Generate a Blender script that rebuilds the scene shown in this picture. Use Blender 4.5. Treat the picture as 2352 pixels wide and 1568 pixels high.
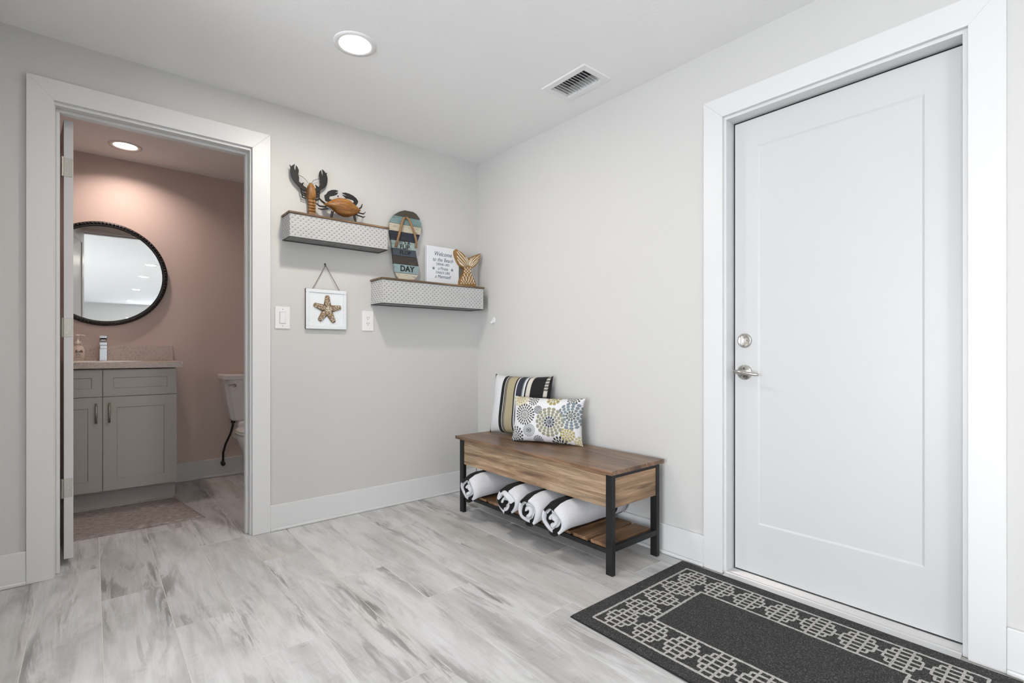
import bpy, bmesh, math, random
import numpy as np
from mathutils import Vector, Matrix

for o in list(bpy.data.objects):
    bpy.data.objects.remove(o, do_unlink=True)
SC = bpy.context.scene
COL = SC.collection
PI = math.pi

# ------------------------------------------------------------------ camera
# corner of the two walls = origin, left wall on y=0, right wall on x=0, floor z=0 (metres)
FPX, U0, V0 = 1150.0, 1176.0, 806.0
YAW = math.radians(40.0)
FW = Vector((math.sin(YAW), math.cos(YAW), 0)); RT = Vector((math.cos(YAW), -math.sin(YAW), 0))
CAM = -3.79 * FW + (78.0 / FPX * 3.79) * RT + Vector((0, 0, 1.025))
cd = bpy.data.cameras.new('camera'); cam = bpy.data.objects.new('camera', cd); COL.objects.link(cam)
cam.location = CAM; cam.rotation_euler = (PI / 2, 0, -YAW)
cd.sensor_width = 36.0; cd.lens = FPX / 2352 * 36.0; cd.shift_y = 22.0 / 2352; cd.clip_start = 0.02
SC.camera = cam

# ------------------------------------------------------------------ world, exposure, daylight
w = bpy.data.worlds.new('world'); SC.world = w; w.use_nodes = True
bg = w.node_tree.nodes['Background']; bg.inputs[0].default_value = (0.72, 0.84, 1.0, 1); bg.inputs[1].default_value = 3.0
vs = SC.view_settings
vs.view_transform = 'Standard'; vs.look = 'None'; vs.gamma = 1.0; vs.use_curve_mapping = False
vs.exposure = 0.66
LAMP_MAIN, LAMP_BATH = 8.0, 3.2                               # watts of each recessed lamp
LAMP_MAIN_COL, LAMP_BATH_COL = (1.0, 0.93, 0.84), (1.0, 0.80, 0.72)

def daylight(name, loc, rot, sx, sy, power, colour=(0.95, 0.97, 1.0)):
    l = bpy.data.lights.new(name, 'AREA'); l.shape = 'RECTANGLE'; l.size = sx; l.size_y = sy
    l.energy = power; l.color = colour
    o = bpy.data.objects.new(name, l); COL.objects.link(o); o.location = loc; o.rotation_euler = rot
    return o
NEAR_X, FAR_Y = -6.0, -12.8
daylight('window_daylight', (NEAR_X + 0.03, -3.2, 1.10), (0, -PI / 2, 0), 2.0, 2.2, 84)
daylight('window_daylight', (NEAR_X + 0.03, -8.0, 1.10), (0, -PI / 2, 0), 2.0, 2.0, 34)
daylight('window_daylight', (-1.0, FAR_Y + 0.04, 1.05), (PI / 2, 0, 0), 1.15, 1.95, 12)
sl_ = bpy.data.lights.new('sun', 'SUN'); sl_.energy = 11.0; sl_.angle = 0.01; sl_.color = (1.0, 0.96, 0.90)
sun = bpy.data.objects.new('sun', sl_); COL.objects.link(sun)
sun.rotation_euler = Vector((1.0, -0.22, -1.05)).to_track_quat('-Z', 'Y').to_euler()

# ------------------------------------------------------------------ helpers
def lin(r, g=None, b=None):
    if g is None: g = b = r
    f = lambda v: ((v / 255.0) / 12.92) if v / 255.0 <= 0.04045 else (((v / 255.0) + 0.055) / 1.055) ** 2.4
    return (f(r), f(g), f(b), 1.0)

def pA(u, v, y=0.0):
    """point of the photograph on the plane y = const (parallel to the left wall)"""
    r = FW + (u - U0) / FPX * RT + Vector((0, 0, (V0 - v) / FPX))
    return CAM + r * ((y - CAM.y) / r.y)

def link(o, parent=None):
    COL.objects.link(o)
    if parent is not None: o.parent = parent
    return o

def root_loc(p):
    v = Vector((0, 0, 0))
    while p is not None:
        v += p.location; p = p.parent
    return v

def mesh_obj(name, bm, mat, parent=None, smooth=False, local=False, mats=None):
    """one mesh object from a bmesh given in world coordinates (or in the parent's frame if local)"""
    if parent is not None and not local:
        bmesh.ops.translate(bm, verts=bm.verts, vec=-root_loc(parent))
    me = bpy.data.meshes.new(name); bm.to_mesh(me); bm.free()
    for m in (mats or [mat]): me.materials.append(m)
    if smooth:
        for p in me.polygons: p.use_smooth = True
    o = bpy.data.objects.new(name, me)
    return link(o, parent)

def thing(name, label, cat, loc, group=None, rot=None):
    o = bpy.data.objects.new(name, None); o.empty_display_size = 0.05
    link(o); o.location = loc
    if rot: o.rotation_euler = rot
    o['label'] = label; o['category'] = cat
    if group: o['group'] = group
    return o

def tag(o, label, cat, group=None):
    o['label'] = label; o['category'] = cat
    if group: o['group'] = group
    return o

def struct(o, label=None):
    o['kind'] = 'structure'
    if label: o['label'] = label
    return o

def struct_empty(name, loc, label=None):
    o = bpy.data.objects.new(name, None); o.empty_display_size = 0.05; link(o); o.location = loc
    return struct(o, label)

def box(bm, x0, x1, y0, y1, z0, z1, bev=0.0, seg=2, mi=0):
    if x0 > x1: x0, x1 = x1, x0
    if y0 > y1: y0, y1 = y1, y0
    if z0 > z1: z0, z1 = z1, z0
    t = bmesh.new()
    vv = [t.verts.new(p) for p in [(x0, y0, z0), (x1, y0, z0), (x1, y1, z0), (x0, y1, z0), (x0, y0, z1), (x1, y0, z1), (x1, y1, z1), (x0, y1, z1)]]
    for q in [(0, 3, 2, 1), (4, 5, 6, 7), (0, 1, 5, 4), (1, 2, 6, 5), (2, 3, 7, 6), (3, 0, 4, 7)]:
        t.faces.new([vv[i] for i in q])
    if bev > 0:
        bmesh.ops.bevel(t, geom=list(t.edges), offset=bev, segments=seg, profile=0.5, affect='EDGES')
    for f in t.faces: f.material_index = mi
    merge(bm, t)

def merge(bm, t):
    me = bpy.data.meshes.new('tmp'); t.to_mesh(me); t.free(); bm.from_mesh(me); bpy.data.meshes.remove(me)

def bx(*a, **k):
    bm = bmesh.new(); box(bm, *a, **k); return bm

def frame_of(d):
    d = d.normalized()
    a = Vector((0, 0, 1)) if abs(d.z) < 0.9 else Vector((1, 0, 0))
    s = d.cross(a).normalized(); return s, s.cross(d).normalized()

def tube(bm, pts, r, seg=8, cap=True, mi=0):
    pts = [Vector(p) for p in pts]; n = len(pts)
    rr = r if isinstance(r, (list, tuple)) else [r] * n
    rings = []; s0 = None
    for i, p in enumerate(pts):
        d = (pts[min(i + 1, n - 1)] - pts[max(i - 1, 0)])
        s, t = frame_of(d)
        if s0 is not None:
            s = (s0 - d.normalized() * s0.dot(d.normalized())).normalized(); t = s.cross(d.normalized())
        s0 = s
        rings.append([bm.verts.new(p + (s * math.cos(2 * PI * k / seg) + t * math.sin(2 * PI * k / seg)) * rr[i]) for k in range(seg)])
    fs = []
    for a, b in zip(rings, rings[1:]):
        for k in range(seg): fs.append(bm.faces.new((a[k], a[(k + 1) % seg], b[(k + 1) % seg], b[k])))
    if cap:
        fs.append(bm.faces.new(rings[0][::-1])); fs.append(bm.faces.new(rings[-1]))
    for f in fs: f.material_index = mi

def lathe(bm, prof, centre, axis='z', seg=32, mi=0):
    """prof: list of (radius, height) along the axis"""
    c = Vector(centre); rings = []
    def P(r, h, a):
        x, y = r * math.cos(a), r * math.sin(a)
        return c + (Vector((x, y, h)) if axis == 'z' else Vector((h, x, y)) if axis == 'x' else Vector((x, h, y)))
    for r, h in prof:
        if r < 1e-6: rings.append([bm.verts.new(P(0, h, 0))])
        else: rings.append([bm.verts.new(P(r, h, 2 * PI * k / seg)) for k in range(seg)])
    for a, b in zip(rings, rings[1:]):
        for k in range(seg):
            k2 = (k + 1) % seg
            if len(a) == 1 and len(b) == 1: continue
            if len(a) == 1: f = bm.faces.new((a[0], b[k2], b[k]))
            elif len(b) == 1: f = bm.faces.new((a[k], a[k2], b[0]))
            else: f = bm.faces.new((a[k], a[k2], b[k2], b[k]))
            f.material_index = mi

def prism_xz(bm, pts, y0, y1, mi=0):
    """polygon in the x-z plane pushed from y0 (front) to y1 (back)"""
    t = bmesh.new()
    a = [t.verts.new((p[0], y0, p[1])) for p in pts]; b = [t.verts.new((p[0], y1, p[1])) for p in pts]
    n = len(pts)
    fs = [t.faces.new(a), t.faces.new(b[::-1])]
    for i in range(n): t.faces.new((a[i], b[i], b[(i + 1) % n], a[(i + 1) % n]))
    for f in fs: f.normal_update()
    bmesh.ops.triangulate(t, faces=fs)
    bmesh.ops.recalc_face_normals(t, faces=t.faces)
    for f in t.faces: f.material_index = mi
    merge(bm, t)

def dome_xz(bm, pts, y_back, bulge, rings=5, edge=0.004, mi=0):
    """domed body with the outline pts (x, z): flat back at y_back, front swelling to -y"""
    cx = sum(p[0] for p in pts) / len(pts); cz = sum(p[1] for p in pts) / len(pts); n = len(pts)
    t = bmesh.new(); prev = [t.verts.new((p[0], y_back, p[1])) for p in pts]; back = prev
    for k in range(rings):
        s = math.cos(PI / 2 * k / rings); h = math.sin(PI / 2 * k / rings)
        cur = [t.verts.new((cx + (p[0] - cx) * s, y_back - edge - bulge * h, cz + (p[1] - cz) * s)) for p in pts]
        for i in range(n): t.faces.new((prev[i], prev[(i + 1) % n], cur[(i + 1) % n], cur[i]))
        prev = cur
    c = t.verts.new((cx, y_back - edge - bulge, cz))
    for i in range(n): t.faces.new((prev[i], prev[(i + 1) % n], c))
    cb = t.verts.new((cx, y_back, cz))
    for i in range(n): t.faces.new((back[(i + 1) % n], back[i], cb))
    bmesh.ops.recalc_face_normals(t, faces=t.faces)
    for f in t.faces: f.material_index = mi
    merge(bm, t)

def text_mesh(txt, size, depth=0.0006, shear=0.0, bold=0.0, space=1.0):
    """lettering as a mesh, centred, in the x-y plane"""
    cu = bpy.data.curves.new('lettering', 'FONT'); cu.body = txt; cu.size = size; cu.extrude = depth
    cu.align_x = 'CENTER'; cu.align_y = 'CENTER'; cu.shear = shear; cu.offset = bold; cu.space_character = space; cu.resolution_u = 3
    o = bpy.data.objects.new('lettering', cu); COL.objects.link(o)
    dg = bpy.context.evaluated_depsgraph_get(); dg.update()
    me = bpy.data.meshes.new_from_object(o.evaluated_get(dg))
    bm = bmesh.new(); bm.from_mesh(me); bpy.data.meshes.remove(me)
    bpy.data.objects.remove(o); bpy.data.curves.remove(cu)
    return bm

def put_text(bm, txt, size, x, y, z, sx=1.0, **k):
    """lettering standing on a plane that faces -y, added to bm"""
    t = text_mesh(txt, size, **k)
    bmesh.ops.transform(t, matrix=Matrix.Translation((x, y, z)) @ Matrix.Rotation(PI / 2, 4, 'X') @ Matrix.Diagonal((sx, 1, 1, 1)), verts=t.verts)
    merge(bm, t)

# ------------------------------------------------------------------ materials
def mat(name, col, rough=0.5, metal=0.0, spec=None, bump=None, coat=0.0):
    m = bpy.data.materials.new(name); m.use_nodes = True
    nt = m.node_tree; b = nt.nodes['Principled BSDF']
    b.inputs['Base Color'].default_value = col; b.inputs['Roughness'].default_value = rough; b.inputs['Metallic'].default_value = metal
    if spec is not None: b.inputs['Specular IOR Level'].default_value = spec
    if coat: b.inputs['Coat Weight'].default_value = coat
    if bump:                                             # (scale, strength, distance)
        n = nt.nodes.new('ShaderNodeTexNoise'); n.inputs['Scale'].default_value = bump[0]; n.inputs['Detail'].default_value = 4
        tc = nt.nodes.new('ShaderNodeTexCoord'); nt.links.new(tc.outputs['Object'], n.inputs['Vector'])
        bp = nt.nodes.new('ShaderNodeBump'); bp.inputs['Strength'].default_value = bump[1]; bp.inputs['Distance'].default_value = bump[2]
        nt.links.new(n.outputs['Fac'], bp.inputs['Height']); nt.links.new(bp.outputs['Normal'], b.inputs['Normal'])
    return m

class NT:
    def __init__(self, m): self.t = m.node_tree; self.b = self.t.nodes['Principled BSDF']
    def n(self, typ, **k):
        q = self.t.nodes.new(typ)
        for a, v in k.items(): setattr(q, a, v)
        return q
    def l(self, a, b): self.t.links.new(a, b)
    def coord(self, kind='Object', scale=(1, 1, 1), rnd=False):
        tc = self.n('ShaderNodeTexCoord'); v = tc.outputs[kind]
        if rnd:
            oi = self.n('ShaderNodeObjectInfo'); mu = self.n('ShaderNodeVectorMath', operation='SCALE'); mu.inputs[0].default_value = (37.1, 91.7, 13.3)
            self.l(oi.outputs['Random'], mu.inputs['Scale']); ad = self.n('ShaderNodeVectorMath', operation='ADD')
            self.l(v, ad.inputs[0]); self.l(mu.outputs[0], ad.inputs[1]); v = ad.outputs[0]
        mp = self.n('ShaderNodeMapping'); mp.inputs['Scale'].default_value = scale; self.l(v, mp.inputs['Vector'])
        return mp.outputs[0]
    def noise(self, vec, scale=1.0, detail=4, rough=0.55, dist=0.0):
        q = self.n('ShaderNodeTexNoise'); q.inputs['Scale'].default_value = scale; q.inputs['Detail'].default_value = detail
        q.inputs['Roughness'].default_value = rough; q.inputs['Distortion'].default_value = dist
        self.l(vec, q.inputs['Vector']); return q.outputs['Fac']
    def ramp(self, fac, stops, interp='LINEAR'):
        q = self.n('ShaderNodeValToRGB'); q.color_ramp.interpolation = interp
        e = q.color_ramp.elements
        while len(e) > 1: e.remove(e[-1])
        e[0].position = stops[0][0]; e[0].color = stops[0][1]
        for p, c in stops[1:]:
            x = e.new(p); x.color = c
        self.l(fac, q.inputs[0]); return q.outputs[0]
    def mix(self, fac, a, b, blend='MIX'):
        q = self.n('ShaderNodeMix', data_type='RGBA', blend_type=blend)
        for s, v in ((q.inputs[0], fac), (q.inputs[6], a), (q.inputs[7], b)):
            if isinstance(v, (float, int)): s.default_value = v
            elif isinstance(v, tuple): s.default_value = v
            else: self.l(v, s)
        return q.outputs[2]
    def math(self, op, a, b=0.0):
        q = self.n('ShaderNodeMath', operation=op)
        for s, v in ((q.inputs[0], a), (q.inputs[1], b)):
            if isinstance(v, (float, int)): s.default_value = v
            else: self.l(v, s)
        return q.outputs[0]
    def bump(self, h, strength=0.3, dist=0.002):
        q = self.n('ShaderNodeBump'); q.inputs['Strength'].default_value = strength; q.inputs['Distance'].default_value = dist
        self.l(h, q.inputs['Height']); self.l(q.outputs['Normal'], self.b.inputs['Normal'])
    def base(self, c): self.l(c, self.b.inputs['Base Color'])

W1, W0 = (1, 1, 1, 1), (0, 0, 0, 1)
M = {}
M['wall'] = mat('wall_paint', (0.60, 0.592, 0.575, 1), 0.62, bump=(170, 0.12, 0.002))
M['ceiling'] = mat('ceiling_paint', (0.86, 0.86, 0.855, 1), 0.75)
q = NT(M['ceiling']); v = q.coord(); h = q.mix(0.5, q.noise(v, 55, 5, 0.6, 0.6), q.noise(v, 16, 3, 0.5, 1.2)); q.bump(h, 0.32, 0.004)
M['bath_wall'] = mat('bathroom_paint', (0.67, 0.555, 0.505, 1), 0.62, bump=(170, 0.12, 0.002))
M['trim'] = mat('white_trim', (0.70, 0.70, 0.70, 1), 0.38, bump=(60, 0.03, 0.001))
M['door'] = mat('white_door', (0.61, 0.61, 0.61, 1), 0.34)
M['black_gap'] = mat('black_rubber', (0.006, 0.006, 0.006, 1), 0.7)
M['nickel'] = mat('brushed_nickel', (0.56, 0.54, 0.51, 1), 0.28, 1.0)
M['dull_nickel'] = mat('satin_hinge', (0.42, 0.40, 0.36, 1), 0.42, 1.0)
M['chrome'] = mat('chrome', (0.62, 0.63, 0.65, 1), 0.08, 1.0)
M['alu'] = mat('aluminium', (0.70, 0.70, 0.70, 1), 0.38, 0.7)
M['grout'] = mat('grout', lin(226, 224, 220), 0.9)
M['plastic'] = mat('white_plastic', (0.80, 0.80, 0.80, 1), 0.32)
M['dark_slot'] = mat('dark_slot', (0.03, 0.03, 0.03, 1), 0.6)
M['duct'] = mat('duct_inside', (0.05, 0.05, 0.05, 1), 0.8)
M['black_metal'] = mat('black_metal', lin(9, 10, 12), 0.5, 0.0, bump=(300, 0.05, 0.0005))
M['iron'] = mat('black_iron', lin(9, 8, 8), 0.6, 0.0, bump=(220, 0.2, 0.001))

def lamp_mat(name, col, s):
    m = bpy.data.materials.new(name); m.use_nodes = True; nt = m.node_tree; nt.nodes.clear()
    e = nt.nodes.new('ShaderNodeEmission'); e.inputs[0].default_value = (*col, 1); e.inputs[1].default_value = s
    o = nt.nodes.new('ShaderNodeOutputMaterial'); nt.links.new(e.outputs[0], o.inputs[0]); return m
M['lens_main'] = lamp_mat('lamp_lens', LAMP_MAIN_COL, 14.0)
M['lens_bath'] = lamp_mat('lamp_lens_warm', LAMP_BATH_COL, 6.0)

# whitewashed wood-look floor tile
m = M['plank'] = mat('whitewashed_wood_tile', lin(200), 0.42); q = NT(m)
va = q.coord(scale=(5.0, 1.3, 1), rnd=True); vb = q.coord(scale=(17, 1.9, 1), rnd=True); vc = q.coord(scale=(120, 7, 1), rnd=True); vd = q.coord(scale=(7, 1.5, 1), rnd=True); ve = q.coord(scale=(12, 80, 1), rnd=True)
base = q.ramp(q.noise(va, 1.0, 5, 0.6, 0.6), [(0.28, lin(184, 183, 182)), (0.48, lin(210, 210, 210)), (0.70, lin(224, 224, 226))])
warm = q.ramp(q.noise(q.coord(scale=(2.2, 0.8, 1), rnd=True), 1.0, 2), [(0.50, W0), (0.70, (0.6, 0.6, 0.6, 1))])
base = q.mix(warm, base, q.mix(1.0, base, lin(240, 230, 216), 'MULTIPLY'))
cloud = q.ramp(q.noise(vd, 1.0, 5, 0.62, 1.0), [(0.46, W0), (0.66, W1)])
base = q.mix(q.math('MULTIPLY', cloud, 0.44), base, lin(152, 150, 148))
streak = q.ramp(q.noise(vb, 1.0, 7, 0.66, 1.2), [(0.49, W0), (0.58, W1)])
patch = q.ramp(q.noise(q.coord(scale=(4.5, 1.2, 1), rnd=True), 1.0, 3, 0.5, 0.6), [(0.45, W0), (0.60, W1)])
sep = q.n('ShaderNodeSeparateXYZ'); tco = q.n('ShaderNodeTexCoord'); q.l(tco.outputs['Object'], sep.inputs[0])
edge = q.ramp(q.math('ABSOLUTE', sep.outputs['X']), [(0.050, (0.55, 0.55, 0.55, 1)), (0.100, W1)])
sm = q.math('MULTIPLY', q.math('MULTIPLY', streak, patch), edge)
base = q.mix(q.math('MULTIPLY', sm, 0.72), base, lin(100, 97, 94))
saw = q.ramp(q.noise(ve, 1.0, 3, 0.6), [(0.58, W0), (0.70, W1)])
base = q.mix(q.math('MULTIPLY', q.math('MULTIPLY', saw, cloud), 0.28), base, lin(104, 101, 97))
fine = q.ramp(q.noise(vc, 1.0, 3, 0.6), [(0.3, lin(236)), (0.7, W1)])
base = q.mix(0.7, base, fine, 'MULTIPLY')
q.base(base); q.bump(q.noise(vc, 1.0, 3), 0.06, 0.001)

def wood(name, dark, mid, light, axis='y', rough=0.45, scale=1.0, rnd=False, knots=True):
    m = mat(name, mid, rough); q = NT(m)
    lo, hi = 1.6 * scale, 26 * scale
    def sc(a, b): return (b, a, b) if axis == 'y' else (a, b, b) if axis == 'x' else (b, b, a)
    g = q.noise(q.coord(scale=sc(lo, hi), rnd=rnd), 1.0, 6, 0.62, 1.4)
    c = q.ramp(g, [(0.30, dark), (0.48, mid), (0.66, light)])
    big = q.ramp(q.noise(q.coord(scale=sc(1.3 * scale, 6 * scale), rnd=rnd), 1.0, 3, 0.5, 0.8), [(0.35, lin(150)), (0.62, W1)])
    c = q.mix(0.75, c, big, 'MULTIPLY')
    f = q.ramp(q.noise(q.coord(scale=sc(9 * scale, 160 * scale), rnd=rnd), 1.0, 3, 0.6), [(0.3, lin(190)), (0.6, W1)])
    c = q.mix(0.6, c, f, 'MULTIPLY')
    q.base(c); q.bump(g, 0.12, 0.001); return m
M['bench_wood'] = wood('rustic_oak', lin(112, 86, 66), lin(170, 140, 110), lin(204, 178, 148))
M['bench_top'] = wood('rustic_oak_top', lin(84, 60, 46), lin(136, 104, 80), lin(166, 134, 106), rough=0.36)
M['slat_wood'] = wood('slat_oak', lin(84, 58, 40), lin(132, 98, 68), lin(168, 130, 92), axis='x', rnd=True)
M['shelf_wood'] = wood('shelf_rim_wood', lin(84, 62, 44), lin(126, 100, 74), lin(156, 128, 98), axis='x', scale=2)
M['carved'] = wood('carved_wood', lin(104, 62, 26), lin(164, 110, 52), lin(190, 142, 78), axis='z', scale=3)
M['carved_x'] = wood('carved_wood_crab', lin(100, 58, 22), lin(158, 103, 46), lin(184, 132, 66), axis='x', scale=3)

m = M['galv'] = mat('galvanised_sheet', lin(150, 150, 149), 0.5, 0.35); q = NT(m)
q.base(q.ramp(q.noise(q.coord(), 30, 4), [(0.3, lin(110, 110, 110)), (0.7, lin(142, 142, 141))]))
M['emboss'] = mat('whitened_emboss', lin(206, 206, 205), 0.45, 0.0)
M['galv_edge'] = mat('dark_metal_edge', lin(74, 74, 74), 0.5, 0.5)

# ------------------------------------------------------------------ setting: floor
EDGES = [-2.62 - 0.21 * k for k in range(16, -1, -1)] + [-2.415, -2.21, -2.002, -1.803, -1.598, -1.386, -1.168, -0.950, -0.738, -0.526, -0.315, -0.105, 0.0]
FRONT_Y, BACK_Y, PL = -4.4, 1.62, 1.25
JOINT = [0.005, -0.412, -0.848]
floor = struct(mesh_obj('floor', bx(NEAR_X - 0.12, 0.14, FAR_Y - 0.12, BACK_Y + 0.12, -0.12, -0.0016), M['grout']), 'floor of whitewashed wood-look tile planks with pale grout lines')
rest = mesh_obj('floor_tiles', bx(NEAR_X, 0.0, FAR_Y, FRONT_Y, -0.0014, 0.0), M['plank'], floor)
GAP = 0.0013
def plank_mesh(wd, ln):
    bm = bx(-wd / 2, wd / 2, -ln / 2, ln / 2, -0.0015, 0.0)
    top = [e for e in bm.edges if all(abs(v.co.z) < 1e-6 for v in e.verts)]
    bmesh.ops.bevel(bm, geom=top, offset=0.0008, segments=1, affect='EDGES')
    me = bpy.data.meshes.new('plank'); bm.to_mesh(me); bm.free(); me.materials.append(M['plank']); return me
cache = {}
for i in range(len(EDGES) - 1):
    xa, xb = max(EDGES[i], NEAR_X), EDGES[i + 1]
    if xb - xa < 0.02: continue
    j0 = JOINT[(i - 17) % 3]
    k = math.ceil((BACK_Y - j0) / PL)
    while True:
        ya, yb = j0 + (k - 1) * PL, j0 + k * PL
        k -= 1
        if yb <= FRONT_Y: break
        ya, yb = max(ya, FRONT_Y), min(yb, BACK_Y)
        if yb - ya < 0.03: continue
        wd, ln = round(xb - xa - 2 * GAP, 4), round(yb - ya - 2 * GAP, 4)
        if (wd, ln) not in cache: cache[(wd, ln)] = plank_mesh(wd, ln)
        o = bpy.data.objects.new('plank', cache[(wd, ln)]); link(o, floor); o.location = ((xa + xb) / 2, (ya + yb) / 2, 0)

# ------------------------------------------------------------------ walls
CZ = 2.44
AT = 0.125                                                     # thickness of the left wall
OX0, OX1, OZ = -2.384, -1.548, 2.158                           # rough opening of the bathroom doorway
BX0, BX1 = -2.66, -0.80                                        # bathroom side walls
bm = bmesh.new()
box(bm, NEAR_X - 0.12, OX0, 0, AT, 0, CZ); box(bm, OX1, 0.0, 0, AT, 0, CZ); box(bm, OX0, OX1, 0, AT, OZ, CZ)
struct(mesh_obj('wall_left', bm, M['wall']), 'light grey wall with the bathroom doorway')
BT = 0.14
EY0, EY1, EZ = -2.772, -1.916, 2.108                           # rough opening of the entry door
bm = bmesh.new()
box(bm, 0, BT, FAR_Y, EY0, 0, CZ); box(bm, 0, BT, EY1, AT, 0, CZ); box(bm, 0, BT, EY0, EY1, EZ, CZ)
struct(mesh_obj('wall_right', bm, M['wall']), 'light grey wall with the closed white entry door')
# wall beside the camera with two windows, and the far wall with a glazed door
bm = bmesh.new(); wins = [(-9.0, -7.0), (-4.3, -2.1)]; WZ0, WZ1 = 0.06, 2.12
ys = [FAR_Y, wins[0][0], wins[0][1], wins[1][0], wins[1][1], 0.0]
for a, b in ((0, 1), (2, 3), (4, 5)): box(bm, NEAR_X - 0.12, NEAR_X, ys[a], ys[b], 0, CZ)
for a, b in wins:
    box(bm, NEAR_X - 0.12, NEAR_X, a, b, 0, WZ0); box(bm, NEAR_X - 0.12, NEAR_X, a, b, WZ1, CZ)
struct(mesh_obj('wall_near', bm, M['wall']))
SHADE_WALL_X, SHADE_WALL_Y = -2.62, -1.2
struct(mesh_obj('wall_shade_added', bx(SHADE_WALL_X - 0.12, SHADE_WALL_X, SHADE_WALL_Y, 0, 0, CZ), M['wall']))  # unseen wall added to keep window light off the left end of wall_left
SX0, SX1, SZ = -1.6, -0.4, 2.06
bm = bmesh.new()
box(bm, NEAR_X - 0.12, SX0, FAR_Y - 0.12, FAR_Y, 0, CZ); box(bm, SX1, BT, FAR_Y - 0.12, FAR_Y, 0, CZ); box(bm, SX0, SX1, FAR_Y - 0.12, FAR_Y, SZ, CZ)
struct(mesh_obj('wall_far', bm, M['wall']))
struct(mesh_obj('wall_bathroom_back', bx(BX0 - 0.1, BX1 + 0.1, BACK_Y, BACK_Y + 0.12, 0, CZ), M['bath_wall']))
struct(mesh_obj('wall_bathroom_left', bx(BX0 - 0.1, BX0, AT, BACK_Y, 0, CZ), M['bath_wall']))
struct(mesh_obj('wall_bathroom_right', bx(BX1, BX1 + 0.1, AT, BACK_Y, 0, CZ), M['bath_wall']))

gl = bpy.data.materials.new('window_glass'); gl.use_nodes = True; nt = gl.node_tree; nt.nodes.clear()
tr = nt.nodes.new('ShaderNodeBsdfTransparent'); gs = nt.nodes.new('ShaderNodeBsdfGlossy'); gs.inputs['Roughness'].default_value = 0.02
mx = nt.nodes.new('ShaderNodeMixShader'); mx.inputs[0].default_value = 0.08; ou = nt.nodes.new('ShaderNodeOutputMaterial')
nt.links.new(tr.outputs[0], mx.inputs[1]); nt.links.new(gs.outputs[0], mx.inputs[2]); nt.links.new(mx.outputs[0], ou.inputs[0])
def window(name, axis, a0, a1, z0, z1, p):
    """frame, mullion and two panes standing in a wall opening; p = inner face of the wall"""
    e = struct_empty(name, (p, (a0 + a1) / 2, z0) if axis == 'x' else ((a0 + a1) / 2, p, z0))
    def b(bm, s0, s1, d0, d1, y0, y1):
        if axis == 'x': box(bm, p + d0, p + d1, s0, s1, y0, y1)
        else: box(bm, s0, s1, p + d0, p + d1, y0, y1)
    fr = bmesh.new(); t = 0.05
    for s0, s1, y0, y1 in ((a0, a1, z0, z0 + t), (a0, a1, z1 - t, z1), (a0, a0 + t, z0 + t, z1 - t), (a1 - t, a1, z0 + t, z1 - t)): b(fr, s0, s1, -0.09, -0.02, y0, y1)
    mesh_obj('window_frame', fr, M['trim'], e)
    am = (a0 + a1) / 2
    mu = bmesh.new(); b(mu, am - 0.03, am + 0.03, -0.085, -0.025, z0 + t, z1 - t); mesh_obj('mullion', mu, M['trim'], e)
    for s0, s1 in ((a0 + t, am - 0.03), (am + 0.03, a1 - t)):
        pb = bmesh.new(); b(pb, s0, s1, -0.06, -0.054, z0 + t, z1 - t); mesh_obj('pane', pb, gl, e)
window('window_1', 'x', *wins[1], WZ0, WZ1, NEAR_X); window('window_2', 'x', *wins[0], WZ0, WZ1, NEAR_X); window('window_3', 'y', SX0, SX1, 0.0, SZ, FAR_Y)

# ceiling with round holes for the recessed lights and one for the vent
LIGHTS = [(-1.31, -0.835), (-1.54, -3.88), (-1.54, -5.56), (-1.54, -8.12), (-1.54, -11.4), (-2.062, 1.295)]
VX0, VX1, VY0, VY1 = -0.384, -0.176, -1.412, -1.102
ceil = mesh_obj('ceiling', bx(NEAR_X - 0.12, BT, FAR_Y - 0.12, BACK_Y + 0.12, CZ, CZ + 0.2), M['ceiling'])
cut = bmesh.new()
for x, y in LIGHTS:
    t = bmesh.new(); bmesh.ops.create_cone(t, cap_ends=True, segments=40, radius1=0.078, radius2=0.078, depth=0.24, matrix=Matrix.Translation((x, y, CZ + 0.02))); merge(cut, t)
box(cut, VX0 + 0.035, VX1 - 0.035, VY0 + 0.035, VY1 - 0.035, CZ - 0.1, CZ + 0.12)
cutter = mesh_obj('cutter', cut, M['ceiling'])
md = ceil.modifiers.new('holes', 'BOOLEAN'); md.object = cutter; md.operation = 'DIFFERENCE'; md.solver = 'EXACT'
dg = bpy.context.evaluated_depsgraph_get(); dg.update()
nm = bpy.data.meshes.new_from_object(ceil.evaluated_get(dg)); ceil.modifiers.clear(); ceil.data = nm
bpy.data.objects.remove(cutter)
struct(ceil, 'white textured ceiling')

# baseboards
def baseboard(name, a0, a1, axis, face, sgn, label=None):
    """board and shoe moulding along an axis; sgn = direction from the wall into the room"""
    e = struct_empty(name, ((a0 + a1) / 2, face, 0) if axis == 'x' else (face, (a0 + a1) / 2, 0), label)
    for nme, d, h, bev in (('board', 0.014, 0.147, 0.003), ('shoe_moulding', 0.026, 0.018, 0.005)):
        bm = bmesh.new()
        d0 = 0.0 if nme == 'board' else 0.0142
        if axis == 'x': box(bm, a0, a1, face + sgn * d0, face + sgn * d, 0.0005, h, bev)
        else: box(bm, face + sgn * d0, face + sgn * d, a0, a1, 0.0005, h, bev)
        mesh_obj(nme, bm, M['trim'], e)
baseboard('baseboard_left', -1.465, -0.0265, 'x', 0, -1, 'white baseboard on the left wall, from the doorway to the corner')
baseboard('baseboard_left', SHADE_WALL_X, -2.46, 'x', 0, -1, 'white baseboard on the left wall, left of the bathroom doorway')
baseboard('baseboard_right', -1.834, 0.0, 'y', 0, -1, 'white baseboard behind the bench')
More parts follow.
